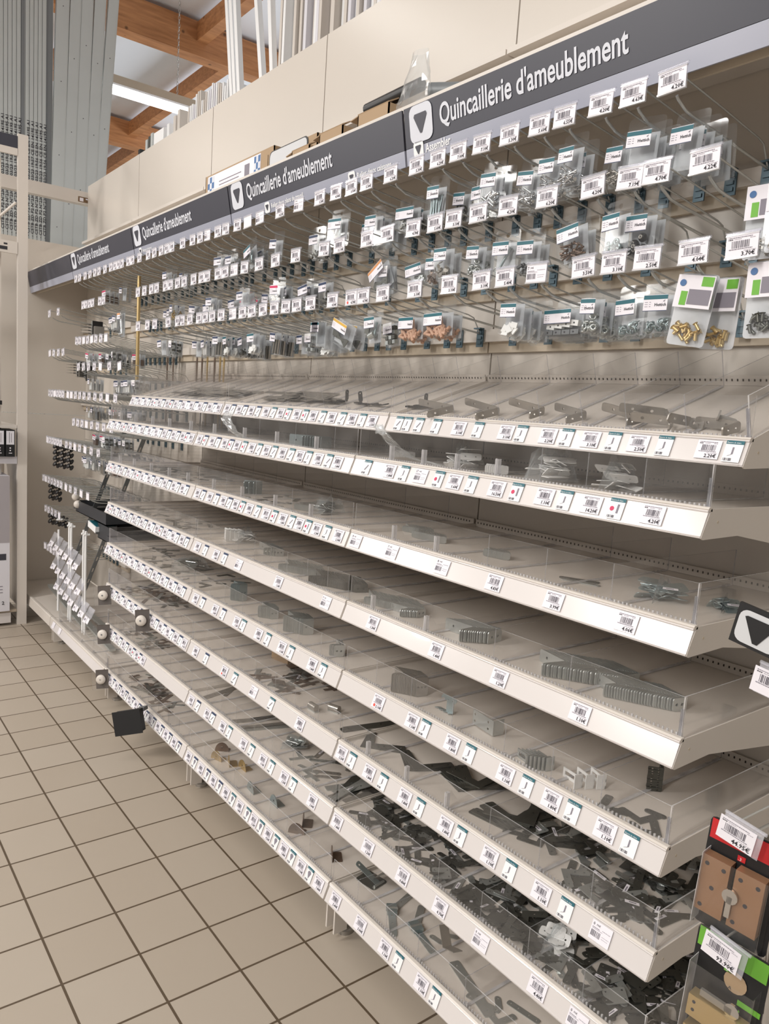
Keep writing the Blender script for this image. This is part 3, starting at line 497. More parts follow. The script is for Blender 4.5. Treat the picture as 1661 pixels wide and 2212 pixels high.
def content_mesh(kind, w, h):
    def fn():
        rg = random.Random(len(kind)*7+int(w*1000)); mb = MB(); zb = -.014-h+.006
        def R3(): return Euler((rg.uniform(0, PI), rg.uniform(0, PI), rg.uniform(0, PI))).to_matrix().to_4x4()
        def pos(hh=.03, pad=.008): return Tr(rg.uniform(-w/2+pad, w/2-pad), rg.uniform(-.016, -.006), zb+rg.uniform(0.002, hh)*rg.random()**.5)
        base = kind.split('_')[0]
        if kind in ('screws', 'screws_dark', 'brass_screws', 'brass'):
            m_ = {'screws': 'chrome', 'screws_dark': 'steel', 'brass_screws': 'bronze', 'brass': 'brass'}[kind]
            for k in range(22): screw(mb, pos(.035, .012) @ Ro(rg.uniform(50, 130)*rg.choice((-1, 1)), 'Y') @ Ro(rg.uniform(-20, 20), 'X') @ Tr(0, 0, -.011), .02, .0019, m_, .0042)
        elif kind == 'barrels':
            for k in range(14): mb.cyl((-.009, 0, 0), (.009, 0, 0), .0034, 'chrome', n=8, X=pos(.03, .012) @ Ro(rg.uniform(-70, 70), 'Y'))
        elif kind == 'longscrews':
            for k in range(11): screw(mb, Tr(-w/2+.012+k*(w-.024)/10, rg.uniform(-.016, -.008), zb) @ Ro(rg.uniform(-10, 10), 'Y'), h*.62, .0019, 'zinc_blue', .004)
        elif base in ('nuts', 'washers') or kind == 'washers_small':
            m_ = 'zinc_blue' if 'teal' in kind or kind == 'washers' else 'dark_steel' if 'dark' in kind else 'zinc'; ro = .004 if 'small' in kind else .0075
            for k in range(16): ring(mb, pos(.022 if base == 'washers' else .034, .01) @ R3(), ro, ro*.5, .0016 if base == 'washers' else .004, m_, 8)
        elif kind == 'balls':
            for k in range(10):
                X = pos(.04, .013); mb.sphere(X.translation, .0085, 'black_plastic', 7); ring(mb, X @ Tr(0, -.0078, 0) @ Ro(90, 'X'), .004, .0022, .002, 'steel')
        elif kind in ('dowels',):
            for k in range(26):
                X = pos(.045, .012) @ Ro(rg.uniform(-75, 75)+90, 'Y') ; mb.cyl((0, 0, -.0135), (0, 0, .0135), .0042, 'wood', n=8, X=X)
        elif base == 'coins':
            for k in range(22): mb.cyl((0, 0, -.0006), (0, 0, .0006), .0062, 'steel' if kind == 'coins' else 'bronze', n=10, X=pos(.036, .01) @ R3())
        elif base == 'bits' or kind == 'clips':
            m_ = {'bits_black': 'black_plastic', 'clips': 'zinc'}.get(kind, 'dark_steel')
            for k in range(12): mb.box((-.007, -.003, -.003), (.007, .003, .003), m_, X=pos(.02 if 'dark' not in kind else .035, .011) @ Ro(rg.uniform(-50, 50), 'Y')).cyl((.006, 0, 0), (.009, 0, 0), .0035, m_, n=6, X=pos(.018, .012))
        elif kind == 'bolt':
            screw(mb, Tr(-w/2+.016, -.01, zb+.004) @ Ro(32, 'Y'), h*.75, .0032, 'zinc_blue', .006)
            for k in range(5): ring(mb, pos(.014, .01) @ Ro(rg.uniform(60, 120), 'X'), .0065, .0042, .0015, 'zinc', 8)
        elif kind in ('hinge', 'caster'):
            mb.cyl((-.01, -.012, zb+.014), (.012, -.014, zb+.02), .009, 'zinc', n=10); mb.box((-.02, -.012, zb+.02), (-.002, -.008, zb+.045), 'dark_steel', X=Ro(12, 'Y')); mb.cyl((.01, -.012, zb+.01), (.018, -.01, zb+.05), .003, 'zinc_blue')
        elif kind in ('orange_hinge', 'yellow_hinge'):
            o_ = [(-.45*w, .30*h), (-.3*w, .42*h), (0, .2*h), (.3*w, .28*h), (.42*w, .02), (.3*w, -.006), (.05*w, .01), (-.2*w, .1*h), (-.42*w, .12*h)]
            vs, fs = plate_geo([(round(a, 4), round(b2, 4)) for a, b2 in o_], [(-.02, .012, .002), (.02, .008, .002)], .002); mb.add([(a, -.012+c, b2+zb+.004) for a, b2, c in vs], fs, 'dark_steel')
        elif kind == 'connectors':
            for k in range(4): mb.box((-.011, -.006, -.005), (.011, .006, .005), 'grey_plastic', X=Tr(-w/2+.018+k*.024, -.012, zb+.007)).cyl((-.003, -.0065, 0), (-.003, -.0055, 0), .0022, 'ink', n=6, X=Tr(-w/2+.018+k*.024, -.012, zb+.007))
            for k in range(4): mb.box((-.011, -.005, -.006), (.011, .005, .006), 'white_plastic', X=Tr(-w/2+.02+k*.022, -.011, zb+.02+.002*k) @ Ro(8, 'Y')).cyl((0, -.0058, 0), (0, -.0045, 0), .002, 'ink', n=6, X=Tr(-w/2+.02+k*.022, -.011, zb+.02+.002*k))
        elif kind in ('white_bits', 'white', 'whiteflat'):
            for k in range(12): mb.box((-.009, -.0015, -.006), (.009, .0015, .006), 'white_plastic', X=pos(.035 if kind != 'white' else .022, .013) @ Ro(rg.uniform(-60, 60), 'Y') @ Ro(rg.uniform(-40, 40), 'X'))
        elif kind == 'grid':
            for a in range(3):
                for b2 in range(4): mb.box((-w/2+.008+a*.014, -.018, zb+.002+b2*.013), (-w/2+.019+a*.014, -.006, zb+.012+b2*.013), 'dark_steel' if (a+b2) % 2 else 'zinc')
        elif kind == 'rods':
            for k in range(5): mb.cyl((-w/2+.012+k*.009, -.01, zb), (-w/2+.02+k*.009, -.012, zb+h*.6), .003, 'dark_steel' if k % 2 else 'steel', n=7)
        elif kind == 'slats':
            for k in range(4): mb.box((-w/2+.01+k*.01, -.014, zb), (-w/2+.017+k*.01, -.008, zb+h*.55), 'white_plastic', X=Ro(rg.uniform(-6, 6), 'Y'))
        elif kind == 'redbrown':
            for k in range(3): mb.box((-w/2+.008+k*.014, -.018, zb+.001), (-w/2+.02+k*.014, -.004, zb+h*.5), 'bronze')
        elif kind == 'spoons':
            ring(mb, Tr(0, -.014, -.03) @ Ro(90, 'X'), .017, .009, .006, 'chrome', 14)
            for q in (-1, 1): mb.cyl((q*.004, -.012, -.045), (q*.014+.004, -.012, zb+.01), .005, 'chrome', n=8).sphere((q*.014+.004, -.012, zb+.008), .007, 'chrome', 6)
        if not mb.v: return None
        return mb.build('contents')
    return cached(('ct', kind, w, h), fn)
PK = {'empty': (.062, .078, 'teal', 'empty looking'), 'empty2': (.05, .07, 'navyband', 'empty looking'), 'screws_dark': (.056, .08, 'teal', 'dark screws'), 'screws': (.056, .08, 'teal', 'silver screws'), 'barrels': (.056, .08, 'teal', 'silver barrel nuts'), 'nuts': (.05, .072, 'teal', 'steel nuts'), 'nuts_dark': (.05, .072, 'teal', 'dark nuts'),
 'longscrews': (.052, .085, 'teal', 'long zinc screws'), 'pegs': (.085, .06, 'teal', 'assorted pegs'), 'hinge': (.075, .075, 'teal', 'small metal fittings'), 'bits_dark': (.06, .075, 'navyband', 'dark metal fittings'), 'bits_dark2': (.07, .075, 'navyband', 'dark bent fittings'), 'balls': (.06, .08, 'teal', 'dark balls'), 'nuts_teal': (.058, .078, 'teal', 'blue zinc nuts'),
 'brass_screws': (.07, .075, 'teal', 'bronze screws'), 'bits_black': (.058, .078, 'teal', 'black plastic plugs'), 'bolt': (.058, .078, 'teal', 'one long bolt'), 'coins': (.056, .075, 'teal', 'shiny metal discs'), 'coins_dark': (.05, .07, 'teal', 'bronze discs'), 'clips': (.07, .06, 'teal', 'small clips'), 'washers_small': (.055, .08, 'white', 'tiny washers'),
 'orange_hinge': (.085, .08, 'orange', 'grey curved hinge'), 'washers': (.062, .075, 'teal', 'zinc washers'), 'connectors': (.1, .066, 'teal', 'white and grey connector blocks'), 'white_bits': (.055, .07, 'teal', 'white plastic bits'), 'white': (.058, .075, 'teal', 'white plastic pieces'), 'dowels': (.1, .062, 'teal', 'wooden dowels'),
 'grid': (.05, .07, 'white', 'compartments of small parts'), 'caster': (.055, .075, 'teal', 'metal caster'), 'yellow_hinge': (.1, .075, 'yellow', 'grey curved hinge'), 'rods': (.05, .08, 'navyband', 'dark metal rods'), 'slats': (.055, .07, 'navyband', 'white plastic slats'), 'redbrown': (.06, .07, 'magenta', 'brown plastic pieces'), 'whiteflat': (.055, .07, 'magenta', 'white flat pieces'), 'brass': (.05, .07, 'navyband', 'brass screws'), 'spoons': (.06, .12, 'orange', 'chrome ring and two stems')}
PKN = {'pegs': 'bits_dark'}
def wire_z(zc, y):
    pts = [(.145, -.02), (.178, -.036), (.2, -.039), (.35, -.05), (.502, -.062)]
    for (a, b2), (c, d2) in zip(pts, pts[1:]):
        if y <= c: return zc+b2+(d2-b2)*(y-a)/(c-a)
    return zc-.062
def pack(kind, x, y, zc, roll, yaw, label, grp):
    w, h, band, _ = PK[kind]
    t = empty('blister_pack', label, 'packet', (x, y, wire_z(zc, y)-.0018), (0, math.radians(roll), math.radians(yaw)), grp); kk = PKN.get(kind, kind)
    obj('blister', blister_mesh(w, h), t); obj('backing', backing_mesh(w, h), t)
    sw = min(w-.012, .075) if w > .08 else w-.014
    obj('label_sticker', sticker_mesh(round(sw, 3), band), t, (-(w-sw)/2+.005, 0, -.0185))
    c = content_mesh(kk, w, h)
    if c: obj('contents', c, t)
    return t
used = {}
GP = 'clear blister packs hanging on the peg hooks'
for r, x, y, kind, roll in D['PK']:
    b_ = bay_of(x); hs = HOOKS.get((r, b_), []); 
    near = min(hs, key=lambda q: abs(q-x)) if hs else x
    if abs(near-x) < .03: x = near
    k = used.get((r, b_, kind), 0); used[(r, b_, kind)] = k+1
    n = {'empty': 4, 'screws': 2, 'dowels': 2, 'connectors': 3, 'washers': 2, 'nuts': 2}.get(kind, random.Random(int(x*1000)).choice((1, 2)))
    for j in range(n):
        if y+j*.028 > .47: break
        lab = 'clear pack of %s, %s, %s%s, %s' % (PK[kind][3], ('front one' if j == 0 else '%s behind' % ordn(j)), ROWN[r], '' if k == 0 else ' %s such' % ordn(k), BAYN[b_])
        pack(kind, x, y+j*.028, ZC[r], roll*(1-.6*j), random.Random(int(x*999)+j).uniform(-9, 9), lab, GP)
# far bays: packs spread along the rows
rg = random.Random(11)
pal = {'r1': ['empty2', 'bits_dark', 'rods', 'redbrown', 'slats'], 'r2': ['slats', 'bits_dark2', 'rods', 'empty2', 'whiteflat', 'brass'], 'r3': ['rods', 'slats', 'bits_dark', 'empty2', 'grid', 'white', 'rods']}
for (r, b_), hs in sorted(HOOKS.items(), key=str):
    if b_ >= 3 and not (r in ('r2', 'r3') and b_ == 3): continue
    for k, x in enumerate(hs):
        if b_ == 3 and (x > 2.95): continue
        if r in ('r1', 'r2', 'r3'):
            if (r == 'r1' and (rg.random() < .6)) or (r == 'r2' and rg.random() < .25) or (r == 'r3' and rg.random() < .08): continue
            kind = rg.choice(pal[r]); zc = ZC[r]; rn = ROWN[r]
            if b_ == 1 and r == 'r3' and kind == 'rods': kind = 'whiteflat'
        else:
            if rg.random() < .12 or r < 1.1 or (b_ == 0): continue
            kind = rg.choice(('redbrown', 'whiteflat', 'bits_dark2', 'rods', 'slats', 'grid')); zc = r; rn = [q[3] for q in LOW if q[1] == r and q[0] == b_][0]
        y = rg.uniform(.2, .3)
        for j in range(rg.choice((2, 2, 3))):
            pack(kind, x, y+j*.026, zc, rg.uniform(-6, 6), rg.uniform(-10, 10), 'pack of %s, %s on %s hook, %s, %s' % (PK[kind][3], ('front' if j == 0 else ordn(j)), ordn(k), rn, BAYN[b_]), GP)
pack('spoons', 1.19, .2, 1.965, 0, 0, 'tall clear pack of chrome ring and stems with orange band, second farthest bay', GP)
# ------------------------------------------------------------------ loose hardware in the bins
def add_plate(mb, outline, holes, t, m, X):
    vs, fs = plate_geo(tuple(outline), tuple(holes), t); mb.add(vs, fs, m, X=X); return mb
def strip(L, w): return rrect(L, w, min(w*.32, .0045), 2, L/2, 0)
def angle_mesh(La, Lb, w, t, m, name='brace', holes=2, ha=None):   # two legs: along -x and along -y from the corner at the origin, strip width vertical (z)
    def fn():
        mb = MB(); n = holes
        ho = [(La*(k+.7)/(n+.4), 0, .0032 if w > .014 else .002) for k in range(n)]
        add_plate(mb, strip(La, w), ho, t, m, Matrix(((-1, 0, 0, 0), (0, 0, 1, 0), (0, 1, 0, w/2), (0, 0, 0, 1))))
        ho = [(Lb*(k+.7)/(n+.4), 0, .0032 if w > .014 else .002) for k in range(n)] if Lb > .02 else []
        add_plate(mb, strip(Lb, w), ho, t, m, Matrix(((0, 0, 1, 0), (-1, 0, 0, 0), (0, 1, 0, w/2), (0, 0, 0, 1))))
        return mb.build(name)
    return cached(('ang', La, Lb, w, t, m, holes), fn)
def flat_mesh(kind, m='dark_steel'):
    def fn():
        mb = MB(); t = .0018
        if kind == 'link': add_plate(mb, rrect(.042, .015, .0074, 4), [(-.014, 0, .0023), (.014, 0, .0023)], t, m, Tr(0, 0, t/2))
        elif kind == 'strip': add_plate(mb, rrect(.085, .016, .005, 2), [(-.034, 0, .0024), (-.014, 0, .0024), (.014, 0, .0024), (.034, 0, .0024)], t, m, Tr(0, 0, t/2))
        elif kind == 'cornerL': add_plate(mb, [(0, 0), (.055, 0), (.058, .003), (.058, .013), (.055, .016), (.016, .016), (.016, .055), (.013, .058), (.003, .058), (0, .055)], [(.047, .008, .0022), (.028, .008, .0022), (.008, .028, .0022), (.008, .047, .0022)], t, m, Tr(-.02, -.02, t/2))
        elif kind == 'bigL': add_plate(mb, [(0, 0), (.11, 0), (.113, .003), (.113, .022), (.11, .025), (.025, .025), (.025, .11), (.022, .113), (.003, .113), (0, .11)], [(.1, .012, .003), (.055, .012, .003), (.012, .055, .003), (.012, .1, .003)], .0022, m, Tr(-.03, -.03, .001))
        elif kind == 'bigstrip': add_plate(mb, rrect(.18, .028, .004, 2), [(-.075, 0, .003), (-.03, 0, .003), (.03, 0, .003), (.075, 0, .003)], .0022, m, Tr(0, 0, .001))
        elif kind == 'square': add_plate(mb, rrect(.045, .035, .004, 2), [(-.016, -.01, .0022), (.016, -.01, .0022), (-.016, .01, .0022), (.016, .01, .0022)], t, m, Tr(0, 0, t/2))
        elif kind == 'tee': add_plate(mb, [(-.04, 0), (.04, 0), (.04, .014), (.007, .014), (.007, .055), (-.007, .055), (-.007, .014), (-.04, .014)], [(-.03, .007, .0022), (.03, .007, .0022), (0, .045, .0022)], t, m, Tr(0, 0, t/2))
        return mb.build('plate')
    return cached(('fl', kind, m), fn)
def sticker_small():
    return cached('stk', lambda: MB().box((-.014, -.0035, 0), (.014, .0035, .0003), 'paper').box((-.008, -.0014, .0003), (.006, .0014, .0005), 'ink_soft').build('sticker'))
def deckz(s): return ZS[s-1]-.0083
def single(name, me, label, cat, x, y, z, rot=(0, 0, 0), group=None):
    o = obj(name, me, None, (x, y, z), tuple(math.radians(a) for a in rot)); return tag(o, label, cat, group)
def nest(s, x, y, n, La, Lb, w, m, label, rz=0, pitch=.0034, grp=None, holes=2, t=.0022):
    me = angle_mesh(La, Lb, w, t, m, 'angle_brace', holes); a = math.radians(rz)
    for k in range(n):
        dx = pitch*k; X = x+dx*math.cos(a)-dx*math.sin(a); Y = y+dx*math.sin(a)+dx*math.cos(a)
        if Y > .5: break
        tag(obj('angle_brace', me, None, (X, Y, deckz(s)+.0004), (0, 0, a+math.radians(random.uniform(-1.5, 1.5)))), label, 'bracket', grp or label)
SN = lambda s, b_=4: '%s shelf, %s' % (HT[s-1], BAYN[b_])
nest(4, 4.10, .165, 32, .085, .06, .028, 'zinc', 'zinc angle brace in the longer nested row, ' + SN(4), -12)
nest(4, 4.235, .155, 26, .075, .03, .026, 'zinc', 'zinc angle brace in the row nearest the end screen, ' + SN(4), -18, .0036)
nest(4, 3.83, .16, 14, .09, .05, .03, 'zinc', 'zinc angle brace in the wide bent stack, ' + SN(4), 4, .0036)
nest(4, 3.60, .15, 10, .08, .035, .02, 'zinc', 'zinc angle brace in the shortest nested row, ' + SN(4), 8, .0034)
nest(4, 3.47, .135, 30, .085, .03, .02, 'zinc', 'zinc angle brace in the nested row beside the left joint, ' + SN(4), -25, .0038)
nest(4, 3.21, .13, 28, .10, .04, .024, 'dark_steel', 'zinc angle brace in the right nested row, ' + SN(4, 3), -22, .0042)
nest(4, 3.02, .13, 24, .085, .035, .022, 'zinc', 'zinc angle brace in the middle nested row, ' + SN(4, 3), -22, .0042)
nest(3, 3.56, .2, 22, .04, .02, .018, 'zinc', 'small zinc angle brace in the longer nested row, ' + SN(3), -38, .0032, holes=2)
nest(3, 3.47, .24, 18, .05, .02, .016, 'zinc', 'small zinc angle brace in the nested row behind, ' + SN(3), -30, .0034)
nest(3, 3.82, .205, 14, .03, .018, .018, 'zinc', 'small zinc angle brace in the short coiled row, ' + SN(3), -35, .003)
nest(3, 3.02, .16, 12, .035, .02, .018, 'zinc', 'small zinc angle brace in the nested row, ' + SN(3, 3), -30, .003)
nest(5, 3.62, .13, 16, .052, .034, .05, 'steel', 'square steel angle plate standing in the large stack, ' + SN(5), -14, .0032, holes=3)
nest(5, 3.04, .145, 15, .06, .035, .052, 'zinc', 'bent zinc plate standing in the tallest stack, ' + SN(5, 3), -14, .0036)
nest(5, 2.86, .145, 10, .05, .03, .04, 'zinc', 'bent zinc plate standing in the middle stack, ' + SN(5, 3), -12, .0036)
nest(5, 2.62, .16, 7, .045, .03, .062, 'zinc_blue', 'tall zinc plate standing in the left stack, ' + SN(5, 3), -5, .004)
nest(5, 3.31, .14, 3, .055, .03, .035, 'zinc', 'bent zinc plate standing beside the right joint, ' + SN(5, 3), -25, .006)
nest(2, 3.79, .22, 8, .045, .02, .02, 'white_plastic', 'small white angle brace in the short nested row, ' + SN(2), -25, .004)
nest(2, 3.34, .30, 9, .07, .03, .018, 'white_plastic', 'white angle brace in the nested row by the left joint, ' + SN(2), -25, .004)
nest(2, 2.98, .22, 8, .11, .05, .036, 'zinc_blue', 'pale angle brace in the nested row, ' + SN(2, 3), 12, .006)
nest(3, 2.62, .2, 3, .05, .04, .045, 'zinc_blue', 'tall blue zinc angle plate, one of three, ' + SN(3, 3), 10, .012)
nest(4, 2.50, .18, 4, .05, .02, .045, 'white_plastic', 'white rounded plate bracket standing at the left joint, ' + SN(4, 3), 0, .012)
nest(4, 2.78, .2, 5, .12, .03, .026, 'zinc', 'long flat zinc brace in front of the nested rows, ' + SN(4, 3), -8, .008)
# fork shaped slotted stack and white fork
def fork_mesh(m):
    def fn():
        mb = MB(); mb.box((-.05, -.001, 0), (.005, .001, .006), m).box((-.05, -.001, .014), (.005, .001, .02), m).box((-.05, -.001, .006), (-.044, .001, .014), m).box((.003, -.02, 0), (.005, .001, .03), m); return mb.build('slotted_brace')
    return cached(('fork', m), fn)
for k in range(6): single('slotted_brace', fork_mesh('zinc'), 'slotted adjusting brace in the small zinc stack, ' + SN(5), 'bracket', 4.09+k*.006, .10+k*.006, deckz(5), (0, 0, -12), 'slotted zinc brace stack')
for k in range(3): single('slotted_brace', fork_mesh('white_plastic'), 'white slotted adjusting brace, %s from the left, %s' % (ordn(k), SN(5)), 'bracket', 4.20+k*.014, .12+k*.02, deckz(5)+.0002, (0, 0, -10-k*6), 'white slotted braces')
# zig-zag clip, four hole plate
mb = MB(); pts = [(-.03, 0), (-.022, .006), (-.014, 0), (-.006, .006), (.002, 0), (.010, .006), (.018, 0), (.024, .008), (.024, .014), (-.024, .014), (-.03, .006)]
add_plate(mb, pts, [], .0015, 'zinc_blue', Matrix(((1, 0, 0, 0), (0, 0, 1, 0), (0, 1, 0, .026), (0, 0, 0, 1)))); add_plate(mb, pts, [], .0015, 'zinc_blue', Tr(-.01, -.012, .001)); mb.box((-.01, -.001, .001), (.014, .001, .03), 'zinc_blue')
single('spring_clip', mb.build('spring_clip'), 'wavy toothed zinc clip standing alone, ' + SN(5), 'bracket', 3.79, .14, deckz(5)+.002)
mb = MB(); add_plate(mb, rrect(.078, .036, .003, 2, 0, .02), [(-.03, .012, .003), (-.03, .028, .003), (.02, .012, .003), (.02, .028, .003)], .0018, 'zinc', Matrix(((1, 0, 0, 0), (0, 0, 1, 0), (0, 1, 0, 0), (0, 0, 0, 1)))); mb.box((.037, 0, .002), (.039, .03, .038), 'zinc')
single('four_hole_plate', mb.build('four_hole_plate'), 'pale four hole bent plate standing alone, ' + SN(5), 'bracket', 3.905, .14, deckz(5), (0, 0, -8))
for k in range(9): single('corner_brace', angle_mesh(.03, .03, .008, .0018, 'dark_steel', 'corner_brace'), 'small corner brace in the tied square stack, ' + SN(5), 'bracket', 4.30, .25, deckz(5)+.0085*k*.62, (0, 0, -45+random.uniform(-6, 6)), 'tied corner brace stack')
for k, (x, y, rz) in enumerate([(4.28, .11, 20), (4.305, .095, -60), (4.335, .125, 80), (4.345, .16, 10), (4.37, .10, 130), (4.355, .085, -20)]):
    single('corner_brace', flat_mesh('link' if k % 2 else 'cornerL', 'dark_steel'), 'small flat brace lying loose, %s from left, %s' % (ordn(k), SN(5)), 'bracket', x, y, deckz(5)+.0003, (0, 0, rz), 'loose small braces near the end screen')
# topmost (sloping) shelf: steel chair braces, black hooks, thin plates
def zs1(y): return 1.503-.0083+(y-.165)*.338
def chair_mesh(m, L=.07):
    return angle_mesh(L, L*.55, .018, .003, m, 'chair_brace')
for k, (x, y, rz, L) in enumerate([(3.91, .245, 8, .10), (4.04, .23, -8, .10), (4.175, .235, 2, .10), (4.25, .22, 24, .08), (4.28, .225, 80, .06), (4.385, .215, -6, .09), (3.79, .225, -4, .13), (3.63, .225, -4, .15), (4.20, .27, 40, .09), (4.32, .25, 120, .06)]):
    single('chair_brace', chair_mesh('steel', L), 'stainless chair brace, %s along the front, %s' % (ordn([2, 3, 4, 6, 8, 9, 1, 0, 5, 7][k]), SN(1)), 'bracket', x, y, zs1(y)+.004, (14, random.uniform(3, 11), rz), 'stainless chair braces')
for k, (x, y, up) in enumerate([(3.47, .24, 0), (3.49, .25, 1), (3.30, .24, 0), (3.19, .25, 1), (3.10, .26, 1), (3.07, .24, 0), (3.24, .24, 0)]):
    m_ = 'black_plastic'; b_ = bay_of(x)
    me = cached(('bh', up), lambda: add_plate(add_plate(MB(), rrect(.034 if up else .05, .013, .006, 3, .02, 0), [(.03, 0, .0025)], .003, m_, Ro(-78, 'Y') if up else Ro(-6, 'Y')), rrect(.045, .013, .006, 3, -.02, 0), [(-.03, 0, .0025)], .003, m_, Tr(0, 0, .001)).build('black_brace'))
    single('black_brace', me, 'black rounded chair brace, %s from left, %s, %s' % (ordn({4: [0, 1], 3: [4, 2, 1, 0, 3]}[b_][k if b_ == 4 else k-2]), 'leg upright' if up else 'lying low', SN(1, b_)), 'bracket', x, y, zs1(y)+.006, (15, 0, random.uniform(-15, 15)), 'black chair braces')
for b_, xs in ((3, [2.70, 2.78, 2.86, 2.95]), (2, [1.9, 2.0, 2.12, 2.22, 2.35])):
    for k, x in enumerate(xs):
        for j in range(4):
            y = random.uniform(.24, .32)
            single('thin_plate', flat_mesh('bigstrip', 'steel'), 'thin pale steel strip lying in the %s bin heap, %s' % (ordn(k), SN(1, b_)), 'bracket', x+random.uniform(-.03, .03), y, zs1(y)+.004+j*.004, (16, random.uniform(-4, 4), random.uniform(-25, 25)), 'thin steel strips, bin %s %s' % (ordn(k), BAYN[b_]))
# piles of flat plates
FN = {'link': 'link_plate', 'strip': 'mending_plate', 'cornerL': 'corner_plate', 'square': 'square_plate', 'tee': 'tee_plate', 'bigstrip': 'long_strip'}
def pile(s, x0, x1, y0, y1, n, kinds, label, grp, layers=.0021, stick=.12, zmax=.045, m='dark_steel'):
    rg = random.Random(int(x0*100)+n); grid = {}
    for k in range(n):
        x = rg.uniform(x0, x1); y = rg.uniform(y0, y1); key = (int(x/.035), int(y/.035)); c = grid.get(key, 0); grid[key] = c+1
        z = deckz(s)+.0003+min(c*layers*1.15, zmax); kd = rg.choice(kinds); tl = 0 if c == 0 else rg.uniform(-14, 14); rz_ = rg.uniform(60, 120) if kd == 'bigstrip' else rg.uniform(0, 360)
        y = max(y, .074+{'link': .022, 'strip': .043, 'cornerL': .042, 'square': .026, 'tee': .045, 'bigstrip': .092}[kd]*(1 if kd in ('tee', 'cornerL', 'bigstrip') else abs(math.sin(math.radians(rz_)))+.2))
        o = single(FN[kd], flat_mesh(kd, rg.choice((m, m, 'zinc', 'dark_steel'))), label, 'bracket', x, y, z+abs(tl)*.0003, (tl, (0 if c == 0 else rg.uniform(-14, 14)), rz_), grp)
        if rg.random() < stick: obj('sticker', sticker_small(), o, (0, 0, .0021 if kd != 'bigL' else .0025))
pile(6, 4.17, 4.40, .09, .42, 95, ['cornerL', 'cornerL', 'tee', 'link'], 'flat steel corner plate in the scattered heap, ' + SN(6), 'corner plate heap by the end screen')
pile(6, 3.99, 4.17, .15, .47, 60, ['cornerL', 'square', 'cornerL'], 'flat steel corner plate in the denser heap, ' + SN(6), 'corner plate heap left of the last divider')
pile(7, 3.47, 3.95, .085, .47, 240, ['strip', 'strip', 'link', 'square'], 'flat steel plate in the dense heap by the left joint, ' + SN(7), 'mending plate heap, left half', stick=.16)
pile(7, 3.95, 4.24, .085, .45, 140, ['strip', 'square', 'cornerL'], 'flat steel plate in the dense middle heap, ' + SN(7), 'mending plate heap, middle', stick=.16)
pile(7, 4.26, 4.42, .085, .45, 110, ['link', 'square', 'link', 'cornerL'], 'small steel link plate in the heap by the end screen, ' + SN(7), 'link plate heap, right end', stick=.2)
pile(7, 3.33, 3.44, .1, .4, 14, ['bigstrip'], 'long flat steel strip beside the right joint, ' + SN(7, 3), 'long strips', m='steel')
pile(7, 3.12, 3.30, .09, .3, 12, ['tee', 'strip'], 'grey steel tee plate lying loose, ' + SN(7, 3), 'grey tee plates', m='steel')
pile(7, 2.5, 2.95, .09, .3, 8, ['strip', 'bigstrip'], 'pale steel strip lying loose, ' + SN(7, 3), 'pale loose strips', m='steel')
for x, y, n, rz, g_ in ((3.50, .14, 2, 40, 'first'), (3.40, .2, 2, 80, 'joint'), (3.66, .16, 3, 60, 'second'), (3.80, .2, 6, 75, 'third'), (3.98, .16, 7, 100, 'fourth')):
    b_ = bay_of(x); y = max(y, .12)
    for k in range(n): single('flat_corner_plate', flat_mesh('bigL' if x > 3.45 else 'bigstrip', 'dark_steel'), 'large flat corner plate in the %s group, %s' % (g_, SN(6, b_)), 'bracket', x+k*.004, y+k*.006, deckz(6)+.0003+k*.0024, (0, 0, rz+k*random.uniform(-9, 9)), 'large flat corner plates, %s group' % g_)
# dark mixed hardware in the middle bay
for s, x0, x1, n in ((8, 1.62, 2.05, 46), (6, 1.55, 2.0, 40), (7, 1.6, 1.9, 22), (3, 1.6, 2.2, 26), (4, 1.6, 2.2, 20), (5, 1.6, 2.4, 26), (2, 1.6, 2.2, 10)):
    pile(s, x0, x1, .1, .3, n, ['tee', 'strip', 'cornerL', 'link'], 'dark mixed fitting lying in the bins, ' + SN(s, 2), 'mixed fittings, %s shelf middle bay' % HT[s-1], layers=.006, m='bronze' if s > 5 else 'dark_steel')
pile(6, 2.85, 3.12, .1, .4, 30, ['tee', 'cornerL', 'square'], 'dark mixed fitting in the crowded bin, ' + SN(6, 3), 'dark fittings in the crowded bin', layers=.008, m='bronze')
pile(3, 2.70, 3.0, .1, .3, 16, ['strip', 'link'], 'pale small plate lying loose, ' + SN(3, 3), 'pale small plates', m='zinc')
pile(3, 4.05, 4.13, .18, .22, 2, ['strip'], 'pale small plate lying alone, ' + SN(3), 'pale small plates alone', m='zinc')
# lowest shelf, nearest bay: hinges and lone pieces
def hinge_mesh():
    mb = MB(); add_plate(mb, rrect(.1, .02, .009, 3, .05, 0), [(.09, 0, .003), (.05, 0, .003), (.02, 0, .003)], .0018, 'zinc_blue', Tr(0, 0, .001)); add_plate(mb, rrect(.1, .02, .009, 3, -.05, 0), [(-.09, 0, .003), (-.05, 0, .003)], .0018, 'zinc', Ro(-38, 'Z') @ Tr(0, 0, .001)); mb.box((-.018, -.014, .002), (.018, .014, .012), 'zinc_blue'); mb.cyl((0, -.016, .008), (0, .016, .008), .006, 'zinc', n=8); return mb.build('long_hinge')
single('strap_fitting', hinge_mesh(), 'zinc strap hinge lying open, nearer one, ' + SN(8), 'hinge', 3.63, .14, deckz(8)+.001, (0, 0, -35))
single('strap_fitting', cached('h2', hinge_mesh), 'zinc strap hinge lying open, right of the other, ' + SN(8), 'hinge', 3.72, .15, deckz(8)+.001, (0, 0, -12))
